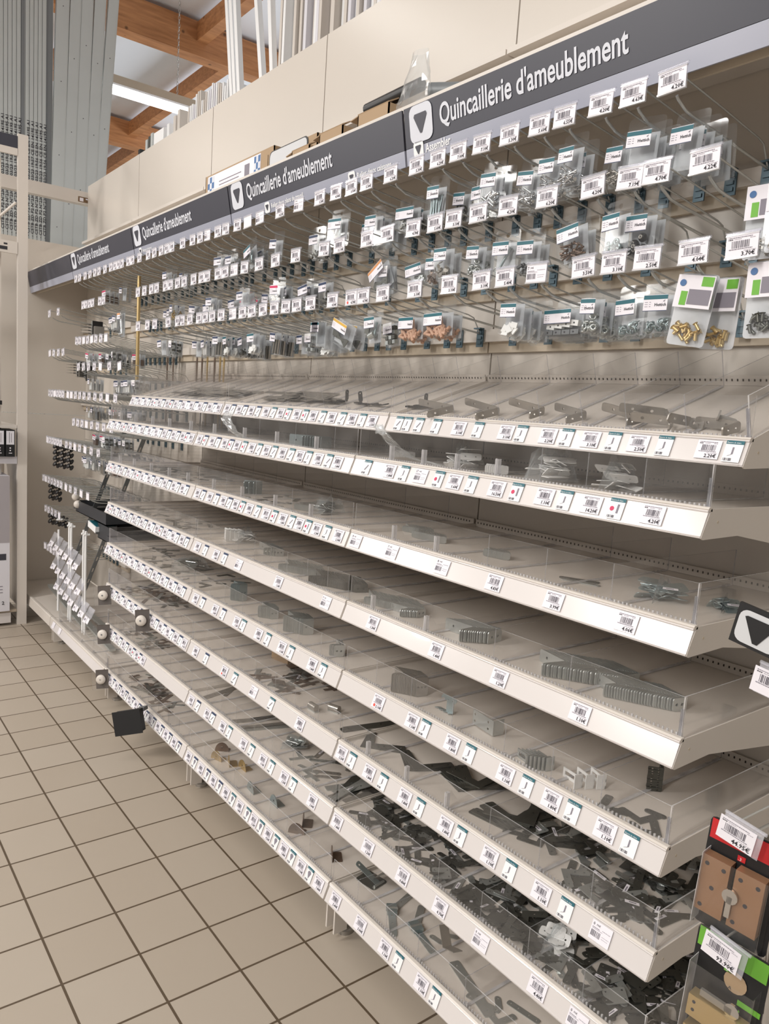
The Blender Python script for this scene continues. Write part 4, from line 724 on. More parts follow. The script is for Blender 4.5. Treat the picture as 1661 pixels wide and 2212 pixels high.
mb = MB(); add_plate(mb, rrect(.075, .06, .008, 2), [(-.025, -.02, .003), (.025, -.02, .003), (-.025, .02, .003)], .002, 'dark_steel', Tr(0, 0, .001)); add_plate(mb, rrect(.1, .018, .006, 2), [(-.04, 0, .003), (.04, 0, .003)], .002, 'zinc_blue', Tr(.0, -.01, .022) @ Ro(38, 'Y') @ Ro(20, 'Z')); add_plate(mb, rrect(.06, .05, .006, 2), [], .002, 'dark_steel', Tr(.03, .02, .03) @ Ro(-40, 'Y')); mb.cyl((.03, -.02, .004), (.03, .02, .004), .004, 'zinc')
single('folded_hinge', mb.build('folded_hinge'), 'dark folded table hinge with blue zinc arm, ' + SN(8), 'hinge', 3.49, .175, deckz(8), (0, 0, 10))
mb = MB(); mb.box((0, -.012, .0), (.07, .012, .002), 'steel', X=Ro(-28, 'Y')).box((-.05, -.012, 0), (0, .012, .002), 'steel', X=Ro(50, 'Y'))
single('bent_bracket', mb.build('bent_bracket'), 'bent V shaped steel bracket standing alone, ' + SN(8), 'bracket', 3.85, .14, deckz(8)+.038, (0, 0, -20))
for k, (x, y, rz, kd) in enumerate([(3.78, .17, 10, 'link'), (3.60, .27, 60, 'strip'), (3.79, .21, 40, 'link'), (4.0, .12, 20, 'strip'), (4.02, .15, -40, 'link'), (4.05, .12, 80, 'cornerL'), (4.07, .18, 10, 'strip'), (3.95, .13, -15, 'bigstrip')]):
    single('loose_plate', flat_mesh(kd, 'zinc'), 'zinc plate lying loose, %s from left, %s' % (ordn([2, 0, 3, 5, 6, 7, 8, 4][k]), SN(8)), 'bracket', x, y, deckz(8)+.0003, (0, 0, rz), 'loose zinc plates on the lowest shelf')
# half-moon and cap fittings, lowest shelf, second nearest bay
def moon(m): return cached(('moon', m), lambda: add_plate(add_plate(MB(), [(round(.028*math.cos(a*PI/10), 4), round(.036*math.sin(a*PI/10), 4)) for a in range(11)], [(0, .015, .004)], .0018, m, Matrix(((1, 0, 0, 0), (0, 0, 1, 0), (0, 1, 0, .0), (0, 0, 0, 1)))), rrect(.05, .03, .004, 2, 0, .016), [], .0018, m, Tr(0, 0, .001)).build('plate_bracket'))
for k, (x, m_) in enumerate([(2.585, 'brass'), (2.64, 'brass'), (2.70, 'brass'), (2.86, 'zinc_blue'), (2.98, 'zinc_blue'), (3.13, 'bronze'), (3.17, 'bronze'), (3.335, 'bronze'), (2.53, 'bronze')]):
    single('plate_bracket', moon(m_), '%s half round mirror bracket, %s from left, %s' % ({'brass': 'gold', 'zinc_blue': 'blue zinc', 'bronze': 'bronze'}[m_], ordn([1, 2, 3, 4, 5, 6, 7, 8, 0][k]), SN(8, 3)), 'bracket', x, .115+(k % 3)*.025, deckz(8)+.0004, (0, 0, random.uniform(-50, 50)), 'half round brackets')
for k, (x, y) in enumerate([(3.22, .12), (3.26, .17)]):
    single('pin_barrel', cached('pinb', lambda: MB().cyl((-.018, 0, .012), (.018, 0, .012), .011, 'steel', n=10).box((-.02, -.008, 0), (.02, .008, .004), 'zinc').build('pin_barrel')), 'small steel barrel catch, %s one, %s' % (['left', 'right'][k], SN(6, 3)), 'catch', x, y, deckz(6), (0, 0, 20*k))
# crinkled clear bags
def bag_mesh(seed, w=.09, d=.07, h=.04, inner='zinc', n=10):
    rg = random.Random(seed); mb = MB(); N = 9; vs = []
    for s_ in (1, -1):
        for i in range(N+1):
            for j in range(N+1):
                uu = i/N*2-1; vv = j/N*2-1; e = max(0, (1-abs(uu)**2.2)*(1-abs(vv)**2.2))**.5
                z = (h*1.0*e*(1+rg.uniform(-.45, .4)) if s_ > 0 else .001)+.001
                vs.append((uu*w/2*+rg.uniform(-.005, .005), vv*d/2+rg.uniform(-.005, .005), max(z, .0005)))
    k = (N+1)**2; fs = []
    for b_ in (0, k):
        for i in range(N):
            for j in range(N): a = b_+i*(N+1)+j; fs.append((a, a+N+1, a+N+2, a+1) if b_ == 0 else (a, a+1, a+N+2, a+N+1))
    mb.add(vs, fs, 'bag'); me = mb.build('plastic'); mb = MB()
    for q in range(n+5):
        add_plate(mb, rrect(w*.42, .024, .005, 2), [(-w*.1, 0, .0022), (w*.1, 0, .0022)], .0016, inner, Tr(rg.uniform(-w*.2, w*.2), rg.uniform(-d*.16, d*.16), rg.uniform(.004, h*.85)) @ Ro(rg.uniform(0, 180), 'Z') @ Ro(rg.uniform(-50, 50), 'X'))
    return me, mb.build('contents')
for k, (s, x, y, wd, dp, hh, inner, txt) in enumerate([(2, 3.665, .24, .13, .10, .06, 'white_plastic', 'white brackets, left one'), (2, 3.97, .22, .17, .13, .07, 'white_plastic', 'white brackets, middle one'), (2, 4.13, .24, .14, .12, .06, 'white_plastic', 'white brackets, right one'), (3, 4.27, .22, .13, .11, .04, 'zinc_blue', 'blue zinc fittings, larger one'), (3, 4.37, .27, .08, .09, .022, 'zinc_blue', 'blue zinc fittings, smaller one'), (3, 3.12, .2, .14, .12, .045, 'zinc', 'zinc fittings'), (7, 3.05, .17, .12, .1, .03, 'zinc', 'small bright parts'), (5, 2.1, .2, .2, .16, .05, 'zinc', 'pale fittings'), (4, 2.55, .22, .14, .1, .05, 'white_plastic', 'white fittings'), (7, 4.16, .16, .10, .09, .05, 'white_plastic', 'a folded paper slip')]):
    me, ct = bag_mesh(k, wd, dp, hh, inner); b_ = bay_of(x)
    t = empty('plastic_bag', 'crinkled clear plastic bag of %s, %s' % (txt, SN(s, b_)), 'bag', (x, y, deckz(s)+.0005), (0, 0, random.uniform(-.4, .4))); obj('plastic', me, t); obj('contents', ct, t)
    if s == 3 and b_ == 4: obj('sticker', sticker_small(), t, (.02, -.02, hh*.7), (.3, 0, .3))
# long empty bag flopping over the second shelf, and one hanging left
def strip_bag(pts, wdt, seed):
    rg = random.Random(seed); mb = MB(); vs = []
    P_ = [Vector(p) for p in pts]; Q_ = []
    for i in range(len(P_)-1):
        for k in range(5): Q_.append(P_[i].lerp(P_[i+1], k/5))
    Q_.append(P_[-1])
    for layer in (0, 1):
        for p in Q_:
            for j in range(7):
                uu = j/6*2-1; e = (1-uu*uu); vs.append(p+Vector((uu*wdt/2, (-1 if layer else 1)*.006*e+rg.uniform(-.003, .003), rg.uniform(-.003, .003))))
    n = len(Q_); fs = []
    for layer in (0, 1):
        for i in range(n-1):
            for j in range(6): a = layer*n*7+i*7+j; fs.append((a, a+1, a+8, a+7))
    mb.add(vs, fs, 'bag'); return mb.build('plastic_bag')
tag(obj('plastic_bag', strip_bag([(3.555, .055, 1.452), (3.55, .045, 1.475), (3.57, .05, 1.455), (3.575, .09, 1.42), (3.60, .13, 1.395), (3.66, .17, 1.385)], .04, 3)), 'empty long clear bag flopping over the front screen, ' + SN(2), 'bag')
tag(obj('plastic_bag', strip_bag([(2.72, .05, 1.475), (2.70, .045, 1.45), (2.74, .055, 1.41), (2.78, .08, 1.388)], .07, 5)), 'empty wide clear bag draped over the front screen, ' + SN(2, 3), 'bag')
# cardboard trays hidden in bins of the second nearest and middle bays
for k, (s, x, y, rz) in enumerate([(6, 2.78, .28, 10), (6, 2.86, .34, -20), (6, 2.70, .36, 30)]):
    single('carton', MB().box((-.045, -.03, 0), (.045, .03, .035), 'cardboard').box((-.05, -.031, .035), (-.01, .031, .037), 'cardboard', X=Ro(10, 'Y')).build('carton'), 'small brown carton, %s from left, %s' % (ordn([1, 2, 0][k]), SN(s, 3)), 'box', x, y, deckz(s), (0, 0, rz), 'small cartons in the bins')
# knob sample tags hanging on shelf fronts, black box tag
for k, (x, z, s, b_) in enumerate([(1.54, .565, 6, 2), (2.04, .575, 6, 2), (1.54, .375, 7, 2), (1.53, .15, 8, 2)]):
    t = empty('knob_sample', 'clear tag with dark card and round ivory knob, %s, %s' % (['upper left one', 'right hand one', 'below the upper left one', 'lowest one at floor level'][k], 'middle bay'), 'knob', (x, .018, z), (math.radians(-10), math.radians(-8), math.radians(50)), 'knob sample tags clipped to shelf fronts')
    obj('card', MB().box((-.028, 0, -.045), (.034, .0015, .045), 'sample_card'), t); obj('clear_cover', MB().box((-.045, -.004, -.05), (.034, -.002, .04), 'acrylic', side=(1, 'acrylic_edge')), t)
    obj('knob', MB().lathe([(.002, 0), (.018, 0), (.023, .008), (.022, .014), (.012, .018), (.0001, .018)], 'cream', 18, Ro(90, 'X')).cyl((0, -.018, 0), (0, -.0195, 0), .004, 'chrome', n=8), t)
t = empty('display_box', 'black square sample box clipped to the lowest shelf edge, middle bay', 'box', (2.07, -.03, .155), (math.radians(-8), math.radians(-14), math.radians(48))); obj('box', MB().box((-.055, -.03, -.045), (.055, .01, .045), 'blister_black'), t); obj('rim', MB().box((-.06, -.034, -.05), (.06, -.030, .05), 'blister_black').box((.03, .01, .03), (.06, .05, .045), 'grey_plastic'), t)
# ------------------------------------------------------------------ far bays: hinges, spools, drawer parts, rods
def plates_stack():
    mb = MB(); mb.box((-.03, 0, -.08), (.03, .003, 0), 'zinc')
    for k in range(4): mb.lathe([(.0001, -.002), (.03, 0), (.0001, .002)], 'steel', 12, Tr(0, -.035, -.02-k*.016) @ Ro(90, 'X') @ Ro(90, 'X')).cyl((0, -.02, -.02-k*.016), (0, 0, -.02-k*.016), .004, 'chrome')
    return mb.build('sample_plate')
for k, (x, y, z) in enumerate([(.62, .22, 1.90), (.34, .22, 1.68), (.44, .24, 1.66)]):
    t = empty('fitting_sample', 'row of steel discs on a zinc sample plate, %s' % ['upper one, second farthest bay', 'lower left one, farthest bay', 'lower right one, farthest bay'][k], 'sample', (x, y, z), (0, 0, -.1)); obj('plate', cached('ps', plates_stack), t, (0, 0, 0), (0, 0, 0))
    obj('dark_side', MB().box((.032, -.005, -.09), (.035, .05, .0), 'black_plastic').box((.037, 0, -.09), (.075, .05, -.03), 'steel'), t)
def spool(): return cached('sp', lambda: MB().lathe([(.0001, 0), (.016, .002), (.017, .008), (.007, .014), (.007, .022), (.017, .028), (.016, .034), (.0001, .036)], 'black_plastic', 12).build('spool'))
k = 0
for (x0, z0, n1, n2) in ((.20, 1.155, 3, 4), (.10, .905, 2, 3), (.10, .715, 3, 2)):
    for i in range(n1):
        for j in range(n2):
            o = single('furniture_glide', spool(), 'black spool shaped glide in the %s hanging cluster, farthest bay' % {1.155: 'upper', .905: 'middle', .715: 'lower'}[z0], 'glide', x0+i*.07, .16+i*.02, z0-j*.036, (60, 20, 0), 'black glides, %s cluster' % {1.155: 'upper', .905: 'middle', .715: 'lower'}[z0])
for k, (x, z) in enumerate([(.42, .885), (.46, .845)]): single('ivory_knob', cached('ik', lambda: MB().sphere((0, 0, 0), .024, 'cream', 9).cyl((0, 0, 0), (0, .03, 0), .008, 'steel').build('ivory_knob')), 'round ivory ball knob, %s, farthest bay' % ['upper one', 'lower one'][k], 'knob', x, .2, z)
def slotted(L):
    mb = MB(); mb.box((-.014, 0, 0), (.014, .002, L), 'galv_dark').box((.012, 0, 0), (.014, .02, L), 'galv_dark')
    for k in range(int(L/.09)): mb.box((-.004, -.0006, .03+k*.09), (.004, .0, .06+k*.09), 'cream')
    return mb.build('slotted_angle')
for k, (a, c, nm) in enumerate([((.06, .2, .165), (.78, .36, 1.30), 'front'), ((.28, .26, .165), (.93, .42, 1.28), 'rear')]):
    d = Vector(c)-Vector(a); o = obj('slotted_angle', slotted(d.length), None, a); o.rotation_euler = d.to_track_quat('Z', 'Y').to_euler(); tag(o, 'grey slotted steel angle leaning diagonally, %s one of two, far bays' % nm, 'angle')
# leaning runners with stickers in the base tray
for k, (a, c, stk) in enumerate([((.02, .16, .26), (.82, .14, .205), 'bluepack'), ((.25, .18, .235), (1.25, .16, .19), 'green'), ((.4, .24, .21), (1.35, .25, .18), 'green')]):
    d = Vector(c)-Vector(a); mb = MB(); L = d.length; mb.box((-.016, -.006, 0), (.016, .006, L), 'zinc').box((-.008, -.009, .02), (.008, -.006, L-.02), 'steel').box((-.014, -.0095, L*.3), (.014, -.0085, L*.3+.03), 'white').box((-.014, -.0095, L*.62), (.014, -.0085, L*.62+.03), stk).box((-.014, -.0095, .03), (.014, -.0085, .06), stk)
    o = obj('drawer_runner', mb.build('drawer_runner')); o.location = a; o.rotation_euler = d.to_track_quat('Z', 'Y').to_euler(); tag(o, 'long zinc drawer runner with %s, %s' % (['blue stickers', 'green tag, leaning highest', 'green tag, lying lowest'][k], 'base tray'), 'runner')
# dark drawers on display
for k, (x0, x1, z0, z1, y0) in enumerate([(.42, .98, .80, .865, .20), (.78, 1.12, .70, .785, .22), (1.12, 1.44, .68, .77, .16)]):
    t = empty('sample_drawer', 'dark grey steel sample drawer, %s, second farthest bay' % ['topmost one', 'middle one with white carton', 'right one'][k], 'drawer', (x0, y0, z0), group=None)
    mb = MB(); w = x1-x0; h = z1-z0; mb.box((0, 0, 0), (w, .3, .004), 'drawer').box((0, 0, 0), (w, .008, h), 'drawer').box((0, .008, 0), (.01, .3, h), 'drawer').box((w-.01, .008, 0), (w, .3, h), 'drawer'); obj('body', mb, t)
    obj('runner', MB().box((.02, -.02, h*.3), (.035, .25, h*.3+.012), 'chrome'), t)
for k, (x, c, z) in enumerate([(.66, 'teal', .745), (1.0, 'green', .655)]):
    t = empty('part_carton', 'small white carton with %s top lying among the drawers' % c, 'box', (x, .2, z), (0, .12, 0)); obj('carton', MB().box((0, 0, 0), (.14, .12, .035), 'white'), t); obj('flap', MB().box((.005, .005, .035), (.135, .115, .037), c), t)
for k, x in enumerate([.36, .585, .625, .86, .90]):
    single('white_rod', MB().cyl((0, 0, 0), (0, 0, .58 if k else .5), .0065, 'white', n=8).cyl((0, -.012, .56), (0, .02, .56), .006, 'white').build('white_rod'), 'slim white vertical rod, %s from left, among the drawer samples' % ordn(k), 'rod', x, .12, .18, (0, 0, 0), 'white vertical rods')
k = 0
for z0, x0 in ((.60, .30), (.47, .35), (.36, .42)):
    for i in range(6 if z0 > .4 else 7):
        t = empty('tag_holder', 'grey clear plastic label holder with blank tags, %s from left, %s' % (ordn(i), {.60: 'upper sloping row', .47: 'middle sloping row', .36: 'lower sloping row'}[z0]), 'label holder', (x0+i*.1, .1, z0-i*.008), (math.radians(-25), 0, 0), 'grey label holders among drawer samples')
        obj('sleeve', cached('slv', lambda: MB().box((-.047, 0, 0), (.047, .003, .055), 'holder').box((-.047, -.002, 0), (.047, 0, .004), 'acrylic_edge').build('sleeve')), t); obj('tag', cached('tg', lambda: MB().box((-.04, -.001, -.035), (.0, .0, .0), 'paper').box((-.03, -.0015, -.022), (-.012, -.001, -.01), 'ink_soft').box((.005, -.001, -.03), (.04, 0, 0), 'paper').build('tag')), t)
# golden hanging tube and hanging dark strips
single('golden_rod', MB().cyl((0, 0, 0), (0, 0, .56), .0085, 'brass', n=10).build('golden_rod'), 'long golden brass rod hanging vertically in front of the hooks', 'rod', 1.335, .225, 1.52)
for k, x in enumerate([1.50, 1.56, 1.62, 1.70, 1.76, 1.80, 1.20, 1.12]):
    single('hanging_strip', MB().box((-.006, 0, 0), (.006, .004, .42 if k < 6 else .5), 'brass' if k in (2, 4, 5) else 'bronze').build('hanging_strip'), '%s metal strip hanging behind the shelves, %s' % ('golden' if k in (2, 4, 5) else 'dark', '%s from left' % ordn([2, 3, 4, 5, 6, 7, 1, 0][k])), 'strip', x, .46, 1.30, (0, 0, 0), 'metal strips hanging on the back panel')
# ------------------------------------------------------------------ things on top of the shelving
def carton(label, x, y, z, w, d, h, rz, flaps=True, cat='box'):
    t = empty('cardboard_box', label, cat, (x, y, z), (0, 0, math.radians(rz))); mb = MB(); q = .004
    mb.box((0, 0, 0), (w, d, q), 'cardboard').box((0, 0, 0), (w, q, h), 'cardboard').box((0, d-q, 0), (w, d, h), 'cardboard').box((0, 0, 0), (q, d, h), 'cardboard').box((w-q, 0, 0), (w, d, h), 'cardboard'); obj('body', mb, t)
    if flaps: obj('flap', MB().box((-.0, 0, 0), (.04, d, .003), 'cardboard', X=Ro(172, 'Y')), t, (0, 0, h)); obj('flap', MB().box((0, 0, 0), (w, .04, .003), 'cardboard', X=Ro(28, 'X')), t, (0, 0, h))
    return t
tag(obj('storage_deck', MB().box((-.55, .16, 2.272), (4.95, .526, 2.29), 'cream')), 'cream deck behind the signs holding cartons', 'shelf')  # carries the cartons; unseen extra length and depth added to block light above hooks
t = carton('long flat carton with printed white label behind the sign', 1.83, .33, 2.296, .60, .16, .165, 0, False)
m = MB(); m.box((.03, -.002, .03), (.50, 0, .158), 'paper')
for a in range(3):
    for c in range(5): m.box((.03+a*.02, -.003, .033+c*.024), (.05+a*.02, -.002, .057+c*.024), 'bluepack' if (a+c) % 2 else 'sign_light'); m.box((.45+a*.016, -.003, .033+c*.024), (.466+a*.016, -.002, .057+c*.024), 'sign_light' if (a+c) % 2 else 'bluepack')
for c in range(6): m.box((.14, -.003, .05+c*.014), (.30+.02*(c % 3), -.002, .053+c*.014), 'ink_soft')
m.box((.37, -.003, .04), (.41, -.002, .14), 'ink_soft'); m.box((.11, -.0035, .03), (.2, -.0025, .05), 'cardboard'); obj('printed_label', m, t)
t = carton('long brown carton with cut-out window showing grey contents', 2.44, .30, 2.296, .34, .2, .12, 0, False); o_ = rrect(.27, .11, .02, 3, .15, .07)
obj('window', MB().add([(p[0], -.002, p[1]) for p in o_], [tuple(range(len(o_)))], 'black_plastic').add([(.15+(p[0]-.15)*.95, -.003, .07+(p[1]-.07)*.93) for p in o_], [tuple(range(len(o_)))], 'frost'), t)
carton('open brown carton with torn flap, leftmost of three open cartons', 2.72, .24, 2.296, .11, .12, .055, 0)
carton('open brown carton, middle of three open cartons', 2.89, .24, 2.296, .13, .14, .07, 0)
carton('open brown carton under the dark roll, rightmost of three', 3.10, .24, 2.296, .15, .14, .075, 0)
t = empty('plastic_roll', 'dark plastic film roll lying on the rightmost open carton', 'roll', (3.13, .28, 2.40)); obj('roll', MB().cyl((-.04, 0, 0), (.2, .01, .01), .018, 'black_plastic', n=14).cyl((-.041, 0, 0), (-.0405, 0, 0), .009, 'slot', n=10), t)
t = empty('plastic_roll', 'grey film roll end poking out beside the clear bag', 'roll', (3.40, .26, 2.36)); obj('roll', MB().cyl((0, 0, 0), (.12, .1, 0), .024, 'galv_dark', n=16).cyl((-.001, -.001, 0), (0, 0, 0), .011, 'black_plastic', n=10), t)
mb = MB(); rg = random.Random(9); rings = 9; seg = 14; vs = []
for i in range(rings):
    tt = i/(rings-1); rr = .042*(1-tt)**.55+.008+.012*(i == rings-1)
    for k in range(seg): a = 2*PI*k/seg; q = rr*(1+rg.uniform(-.15, .15)); vs.append((q*math.cos(a)*1.4+.02*tt, q*math.sin(a)*.7, tt*.165))
mb.add(vs, [(i*seg+k, i*seg+(k+1) % seg, (i+1)*seg+(k+1) % seg, (i+1)*seg+k) for i in range(rings-1) for k in range(seg)], 'bag')
single('plastic_bag', mb.build('plastic_bag'), 'crumpled clear plastic bag standing above the largest sign emblem', 'bag', 3.36, .24, 2.297)
# ------------------------------------------------------------------ long stock behind the gondola
for k, (x0, x1) in enumerate([(1.262, 1.17), (1.30, 1.215), (1.345, 1.262), (1.575, 1.475), (1.68, 1.61)]):
    mb = MB(); dx = (x1-x0)/.45; z1 = 4.3; mb.add([(x0-dx*3.08+a+(dx*z)*0+dx*z, .7+b2, z) for z in (.0, z1) for a, b2 in ((-.0145, 0), (.0145, 0), (.0145, .026), (-.0145, .026))], [(0, 3, 2, 1), (4, 5, 6, 7), (0, 1, 5, 4), (1, 2, 6, 5), (2, 3, 7, 6), (3, 0, 4, 7)], 'white')
    tag(obj('white_pole', mb.build('white_pole')), 'tall white pole leaning behind the panels, %s from left' % ordn(k), 'pole', 'tall white poles behind the panels')
rg = random.Random(4)
for k in range(34):
    x = 1.74+k*.029; h = rg.uniform(3.75, 4.4); tag(obj('white_board', MB().box((x, .70+rg.uniform(0, .05), 0), (x+.02, .82, h), rg.choice(('white', 'cream', 'boxwhite')))), 'long white board standing on end in the row behind the panels', 'board', 'tall white boards behind the panels')
for k in range(20):
    x = .72+k*.026; tag(obj('short_board', MB().box((x, .70, 0), (x+.014, .84, 3.12+.06*rg.random()+(.04 if k in (5, 6) else 0)), rg.choice(('white', 'cream', 'boxwhite', 'white')))), 'shorter white board standing in the row below the lamp', 'board', 'short white boards behind the panels')
for k, (x, h, m_) in enumerate([(.30, 3.13, 'white'), (.36, 3.14, 'white'), (.46, 3.16, 'cream'), (.52, 3.18, 'cream'), (-.13, 3.10, 'black_plastic'), (.0, 3.13, 'galv'), (.05, 3.14, 'dark_steel'), (.09, 3.15, 'galv')]):
    tag(obj('board_end', MB().box((x, .72, 0), (x+.035, .80, h), m_)), '%s profile end peeking above the far panels, %s' % ({'white': 'white', 'cream': 'cream', 'black_plastic': 'black', 'galv': 'grey', 'dark_steel': 'dark'}[m_], '%s from left' % ordn([4, 5, 6, 7, 0, 1, 2, 3][k])), 'profile', 'profile ends above the far panels')
tag(obj('white_board', MB().box((.47, .60, 0), (.62, .62, 3.03), 'white')), 'wide white board peeking above the second farthest upper panel', 'board')
# ------------------------------------------------------------------ galvanised studs at the far left
def stud(y0, w, dy, label, m_, text=None, dots=True, xx=-1.2, h=4.56):
    mb = MB(); ang = math.degrees(math.atan(dy)); X = Tr(xx, y0, 0) @ Ro(-ang, 'X')
    mb.box((-.04, 0, 0), (0, w-.003, h), m_, X=X).box((-.002, w-.004, 0), (.0015, w-.002, h), 'galv', X=X)
    t = obj('steel_stud', mb.build('steel_stud')); tag(t, label, 'stud', 'galvanised steel studs standing on end')
    if dots:
        m2 = MB()
        for k in range(9): m2.cyl((.0002, w/2, .3+k*.52+(y0*7 % .4)), (.0012, w/2, .3+k*.52+(y0*7 % .4)), .0035, 'ink', n=8, X=X)
        obj('rivet_holes', m2, t)
    if text:
        m2 = MB(); vs, fs = text_geo(text, .02, 2); sx_ = .0162*len(text)/max(v[0] for v in vs)
        m2.add([(.0018, w*.28-.0+.0+(w*.62)*0+ (.86*w-v[1]*.027), text_z+v[0]*sx_) for v in vs], fs, 'ink', X=X); obj('printed_text', m2, t)
text_z = 2.62
SB = [[(0.4717, 4.3064), (0.4511, 2.6534)], [(0.5742, 4.3431), (0.5286, 2.668)], [(0.6525, 4.3711), (0.6093, 2.6832)], [(0.7405, 4.4026), (0.6896, 2.6983)], [(0.8403, 4.4384), (0.7572, 2.7111)], [(0.9368, 4.473), (0.8134, 2.7216)]]
for k in range(5):
    (ya, za), (yb, zb_) = SB[k]; (yc, zc_), (yd, ze_) = SB[k+1]; dy = ((ya-yb)/(za-zb_)+(yc-yd)/(zc_-ze_))/2; yw = ((yd-yb)+(yc-ya))/2
    stud(yb-dy*zb_+(yd-yb-yw)/2, yw, dy, 'plain galvanised stud with rivet hole, %s from left, beside the roof beam' % ordn(k), 'galv', xx=-1.2-k*.001)
stud(.408, .05, 0, 'dark unprinted galvanised stud between plain and printed ones', 'galv_dark', None, False, xx=-1.21)
for k in range(13):
    y = .382-k*.0285
    stud(y, .027, 0, 'galvanised stud printed with standard codes, %s from the plain ones' % ordn(k), 'galv_dark' if k == 5 else 'galv', '- CSTB ZD P2 N°23001568 03/23 19:5%d CE EN 14195 A1' % (7 if k % 4 == 3 else 6) if k != 5 else 'SPAN PROFILS NIKO', False)
tag(obj('rack_beam', MB().box((-.64, -.6, 2.79), (-.58, .57, 2.872), 'cream').box((-.5795, .47, 2.80), (-.579, .56, 2.835), 'card_dark').box((-.5793, .48, 2.805), (-.5785, .505, 2.828), 'paper').box((-.5793, .52, 2.82), (-.5785, .555, 2.828), 'paper')), 'horizontal cream rack beam in front of the steel studs', 'beam')
tag(obj('rack_post', MB().box((-.66, -.66, 0), (-.58, -.60, 2.9), 'cream')), 'cream post carrying the far end of the rack beam', 'post')
# ------------------------------------------------------------------ neighbouring rack at the left edge
t = empty('display_rack', 'cream shelving rack with square post and dark header, left edge', 'rack', (-.05, 0, 0))
obj('post', MB().box((-.03, -.022, 0), (.0, .034, 2.99), 'cream'), t, (0, 0, 0))
obj('post', MB().box((-.03, -1.06, 0), (.0, -1.0, 2.99), 'cream'), t)
obj('header', MB().box((-.012, -1.0, 2.905), (-.002, -.024, 2.975), 'navy'), t); obj('header_rail', MB().box((-.015, -1.0, 2.865), (.0, -.024, 2.904), 'cream'), t)
obj('label_rail', MB().box((-.015, -1.0, 2.30), (.002, -.024, 2.37), 'cream').box((.0022, -.22, 2.315), (.0028, -.08, 2.335), 'ink').box((.0022, -.19, 2.34), (.0028, -.13, 2.35), 'ink_soft').box((.0022, -.10, 2.345), (.0028, -.08, 2.355), 'ink'), t)
for y in (-.16, -.11):
    m = MB(); m.box((-.10, y-.012, 0), (-.08, y+.012, 2.85), 'cream')
    for k in range(56): m.box((-.0805, y-.004, .12+k*.05), (-.0795, y+.004, .14+k*.05), 'slot')
    obj('slotted_upright', m, t)
obj('side_panel', MB().box((-.55, .0, .1), (-.035, .012, 1.05), 'cream_panel'), t)
obj('brace', MB().cyl((-.08, -.12, 2.50), (-.02, -.03, 2.60), .008, 'cream'), t)
obj('shelf', MB().box((-.45, -1.0, 1.255), (-.005, -.024, 1.275), 'cream'), t); obj('shelf', MB().box((-.45, -1.0, 1.035), (.0, -.024, 1.08), 'boxwhite'), t); obj('shelf', MB().box((-.45, -1.0, .085), (-.005, -.024, .10), 'cream_dark').box((-.03, -1.0, .02), (.005, -.06, .085), 'rail'), t)
for k in range(5):
    y = -.095-k*.058; b_ = empty('book_box', 'narrow black and white picture box on the rack, %s from the post' % ordn(k), 'box', (-.02, y, 1.081), group='narrow boxes on the rack shelf'); 
    obj('box', MB().box((-.15, 0, 0), (0, .052, .165), 'blister_black'), b_); obj('picture', MB().box((0, .004, .075), (.0008, .048, .158), 'boxwhite').box((.0008, .02, .085), (.0012, .022, .15), 'ink').box((.0008, .030, .088), (.0012, .033, .145), 'ink_soft').box((0, .018, .02), (.0008, .036, .024), 'paper').box((0, .022, .035), (.0008, .03, .042), 'paper').box((0, .022, .05), (.0008, .03, .057), 'paper'), b_)
t2 = empty('appliance_box', 'big white and grey product box at the rack bottom', 'box', (-.03, -.07, .101), (0, 0, 0))
obj('box', MB().box((-.3, -.5, 0), (0, 0, .86), 'boxwhite'), t2); m = MB(); m.box((0, -.5, .44), (.001, 0, .86), 'boxgrey').box((0, -.08, .33), (.001, -.02, .37), 'navy'); 
text_on(m, '2', 0, 0, .03, 'ink', X=Tr(.0015, -.045, .045) @ Ro(90, 'Z'), bold=.02)
for k in range(3): m.box((0, -.10, .16-k*.02), (.001, -.04, .165-k*.02), 'ink_soft')
m.add([(.0012, -.11+.028*math.cos(a*PI/8), .23+.02*math.sin(a*PI/8)) for a in range(16)]+[(.0012, -.11+.026*math.cos(a*PI/8), .23+.018*math.sin(a*PI/8)) for a in range(16)], [(a, (a+1) % 16, 16+(a+1) % 16, 16+a) for a in range(16)], 'ink_soft'); obj('print', m, t2)
for k, (y, x) in enumerate([(-.13, -.06), (-.2, -.06), (-.17, -.12)]):
    t3 = empty('chrome_leg', 'chrome tubular trestle leg with black joints, %s, standing on the upper rack shelf' % ['nearest the post', 'farther left', 'rear'][k], 'leg', (x, y, 1.276)); obj('tube', MB().cyl((0, 0, 0), (-.03, -.1, .75), .011, 'chrome', n=10), t3); obj('joint', MB().box((-.018, -.02, .12), (.018, .02, .145), 'black_plastic').box((-.03, -.07, .42), (.01, -.03, .445), 'black_plastic'), t3)
